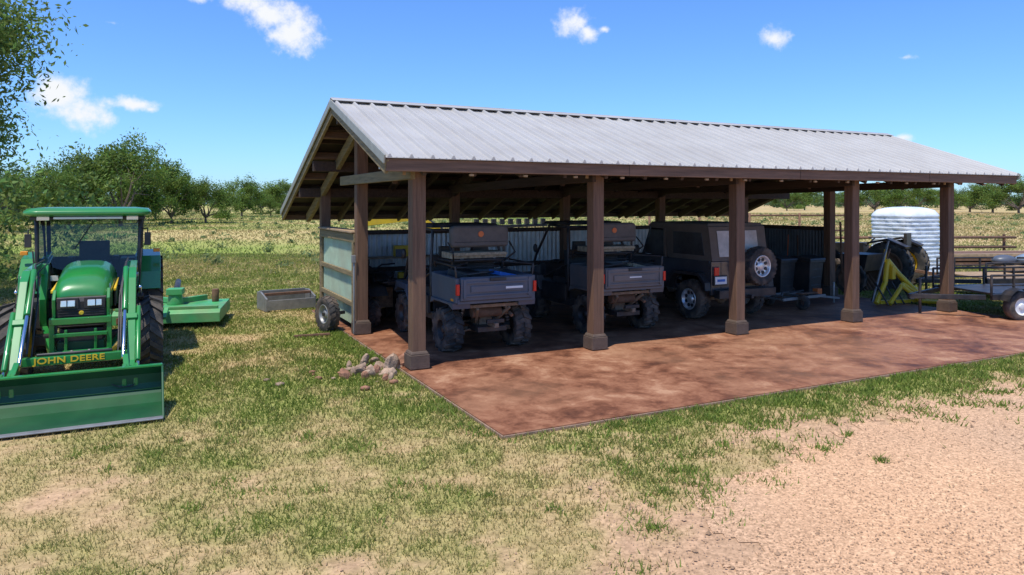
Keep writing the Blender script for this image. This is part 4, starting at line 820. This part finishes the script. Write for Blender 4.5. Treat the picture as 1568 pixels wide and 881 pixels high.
# ================= trees
LM=attrmat('leaf_mat',.6,.4); BM=mat('bark',(.13,.10,.075),.95,0,.35,10,.6,20)
def tree_mesh(name,seed,H,R,nleaf,ls,limbs=6,depth=3,low=.25,base=(.135,.205,.04)):
    r=np.random.default_rng(seed); V_=[];F_=[];tips=[]
    def tube(p0,p1,r0,r1):
        d=p1-p0; d=d/np.linalg.norm(d); a=np.cross(d,(0.3,.2,1.)); a/=np.linalg.norm(a); c_=np.cross(d,a); s0=len(V_)
        for (p,q) in((p0,r0),(p1,r1)):
            for i in range(6): t=i*math.pi/3; V_.append(p+(a*math.cos(t)+c_*math.sin(t))*q)
        for i in range(6): F_.append((s0+i,s0+(i+1)%6,s0+6+(i+1)%6,s0+6+i))
    def grow(p,d,ln,rad,dep):
        n=3
        for i in range(n):
            d=d+r.normal(0,.18,3); d[2]+=.03; d/=np.linalg.norm(d); q=p+d*ln/n; r2=rad*(.85 if i<n-1 else .65); tube(p,q,rad,r2); p=q; rad=r2
            if dep<=1: tips.append(p)
        if dep>0:
            for k_ in range(int(r.integers(2,5))):
                e=d+r.normal(0,.62,3); e[2]=e[2]*.7+.05; e/=np.linalg.norm(e); grow(p,e,ln*r.uniform(.55,.85),rad*.75,dep-1)
        else: tips.append(p)
    h0=H*low*.5; tube(np.array([0,0,-.1]),np.array([.05,0,h0]),H*.035,H*.028)
    for i in range(limbs):
        a=2*math.pi*(i+r.uniform(-.3,.3))/limbs; up=r.uniform(.35,1.3); d=np.array([math.cos(a),math.sin(a),up]); d/=np.linalg.norm(d)
        grow(np.array([.05,0,h0]),d,H*.33,H*.02,depth)
    tips=np.array(tips)
    mx_=np.percentile(tips[:,2],97); rad=np.percentile(np.hypot(tips[:,0],tips[:,1]),95); sc=np.array([R*.9/rad,R*.9/rad,H*.92/mx_])
    Vb=np.array(V_)*sc; tips=tips*sc
    ch=r.integers(0,len(tips),nleaf); tone=r.uniform(.55,1.4,len(tips)); hue=r.uniform(-1,1,len(tips))
    sg=R*.075
    pos=tips[ch]+r.normal(0,1,(nleaf,3))*np.array([sg,sg,sg*.75]); pos[:,2]=np.maximum(pos[:,2],H*low*.45)
    a=r.normal(0,1,(nleaf,3)); a/=np.linalg.norm(a,axis=1)[:,None]; b_=np.cross(a,r.normal(0,1,(nleaf,3))); b_/=np.linalg.norm(b_,axis=1)[:,None]
    s=ls*r.uniform(.5,1.3,nleaf)[:,None]
    Q=np.stack([pos-a*s,pos-b_*s*.4,pos+a*s,pos+b_*s*.4],1).reshape(-1,3)
    n0=len(Vb); Fq=np.arange(nleaf*4).reshape(-1,4)+n0
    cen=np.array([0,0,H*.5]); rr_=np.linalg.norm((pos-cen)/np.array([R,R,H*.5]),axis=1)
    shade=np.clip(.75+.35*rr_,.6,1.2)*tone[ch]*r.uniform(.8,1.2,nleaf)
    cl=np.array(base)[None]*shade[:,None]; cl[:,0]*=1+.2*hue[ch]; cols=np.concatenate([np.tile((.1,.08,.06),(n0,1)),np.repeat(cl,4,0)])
    faces=np.concatenate([np.array(F_),Fq]); mi=np.concatenate([np.zeros(len(F_)),np.ones(nleaf)])
    return npmesh(name,np.concatenate([Vb,Q]),faces,[BM,LM],cols,matidx=mi)
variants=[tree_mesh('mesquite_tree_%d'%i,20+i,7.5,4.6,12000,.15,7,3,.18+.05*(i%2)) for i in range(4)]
def put(xpx,ypx,ht,var,wide=1.):
    Yd=F*HC/(ypx-311); o=col_link(bpy.data.objects.new('mesquite_tree',variants[var%4])); o.location=((xpx-784)*Yd/F,Yd,0); s=ht/7.5; o.scale=(s*wide,s*wide,s); o.rotation_euler=(0,0,random.uniform(0,6.28))
def H_(top,base): return HC+(311-top)*HC/(base-311)
for (x,top,bs,wd,vr) in [(185,214,348,1.0,0),(105,236,349,1.0,1),(60,258,352,1.0,2),(15,266,356,1.0,3),(262,262,343,.9,2),(315,276,342,1.15,3),(348,296,338,.9,1),(370,275,332,1.2,0),(414,300,331,1.,1),(150,244,339,1.2,2),(432,278,325,1.4,3),(400,294,323,1.4,2),(238,256,337,1.2,0),(212,234,343,1.1,1),
     (1205,289,323,1.4,1),(1232,286,322,1.3,3),(1340,283,324,1.4,0),(1375,281,325,1.5,2),(1405,287,322,1.4,3),(1485,283,325,1.5,1),(1520,281,326,1.5,3),(1560,274,327,1.5,0),(1450,290,321,1.6,2),(1295,294,320,1.5,2),(760,305,322,1.,1),(1075,300,321,1.2,2),(1040,303,321,1.2,0),(1640,280,325,1.3,1),(-60,240,352,1.2,0)]:
    put(x,bs,H_(top,bs),vr,wd)
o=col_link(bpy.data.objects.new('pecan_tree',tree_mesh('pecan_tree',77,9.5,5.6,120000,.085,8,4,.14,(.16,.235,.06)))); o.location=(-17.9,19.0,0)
# distant trees
n=620; cy=rng.uniform(330,900,n); cx=rng.uniform(-1,1,n)*cy*1.0; hh=rng.uniform(5,10,n)*np.where(rng.random(n)<.15,1.3,1); k=170
P=rng.normal(0,1,(n,k,3)); P/=np.linalg.norm(P,axis=2)[...,None]; P*=rng.random((n,k,1))**.33
C=np.stack([cx,cy,hh*.5],1)[:,None]; P=C+P*np.stack([hh*.95,hh*.8,hh*.5],1)[:,None]; P=P.reshape(-1,3); m=len(P)
a=rng.normal(0,1,(m,3)); a/=np.linalg.norm(a,axis=1)[:,None]; b_=np.cross(a,rng.normal(0,1,(m,3))); b_/=np.linalg.norm(b_,axis=1)[:,None]; s=rng.uniform(.5,1.1,m)[:,None]
Q=np.stack([P-a*s,P-b_*s*.6,P+a*s,P+b_*s*.6],1).reshape(-1,3)
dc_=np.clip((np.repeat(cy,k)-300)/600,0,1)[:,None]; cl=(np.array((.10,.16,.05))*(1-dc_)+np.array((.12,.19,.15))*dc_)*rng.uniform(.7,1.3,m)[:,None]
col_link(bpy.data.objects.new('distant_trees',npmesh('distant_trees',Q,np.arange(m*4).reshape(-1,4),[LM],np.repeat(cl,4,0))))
hx=np.linspace(-3500,3500,200); hz=4+14*fbm(hx*.0016,hx*0,5)+5*fbm(hx*.012,hx*0,15)
Vh=np.concatenate([np.stack([hx,np.full(200,2200.),np.full(200,-1.)],1),np.stack([hx,np.full(200,2350.),hz],1),np.stack([hx,np.full(200,3200.),np.full(200,-1.)],1)])
Fh=np.array([(j*200+i,j*200+i+1,(j+1)*200+i+1,(j+1)*200+i) for j in range(2) for i in range(199)])
col_link(bpy.data.objects.new('hills',npmesh('hills',Vh,Fh,[mat('hill_scrub',(.13,.20,.20),.95,0,.3,.02)])))
n=500; by=rng.uniform(26,150,n); bx=rng.uniform(-.75,.75,n)*by; uu,vv=uv(bx,by); ok=(vv>12)|(uu<-4)|(uu>17); bx=bx[ok];by=by[ok]; n=len(bx); k=40; rs=rng.uniform(.15,.5,n)
P=rng.normal(0,1,(n,k,3))*.5; P[...,2]=np.abs(P[...,2]); P=P*rs[:,None,None]+np.stack([bx,by,np.zeros(n)],1)[:,None]; P=P.reshape(-1,3); m=len(P)
a=rng.normal(0,1,(m,3)); a/=np.linalg.norm(a,axis=1)[:,None]; b_=np.cross(a,rng.normal(0,1,(m,3))); b_/=np.linalg.norm(b_,axis=1)[:,None]; s=rng.uniform(.03,.09,m)[:,None]*(1+P[:,1:2]/80)
Q=np.stack([P-a*s,P-b_*s*.5,P+a*s,P+b_*s*.5],1).reshape(-1,3); cl=np.array((.19,.24,.09))[None]*rng.uniform(.6,1.5,m)[:,None]
col_link(bpy.data.objects.new('field_weeds',npmesh('field_weeds',Q,np.arange(m*4).reshape(-1,4),[LM],np.repeat(cl,4,0))))
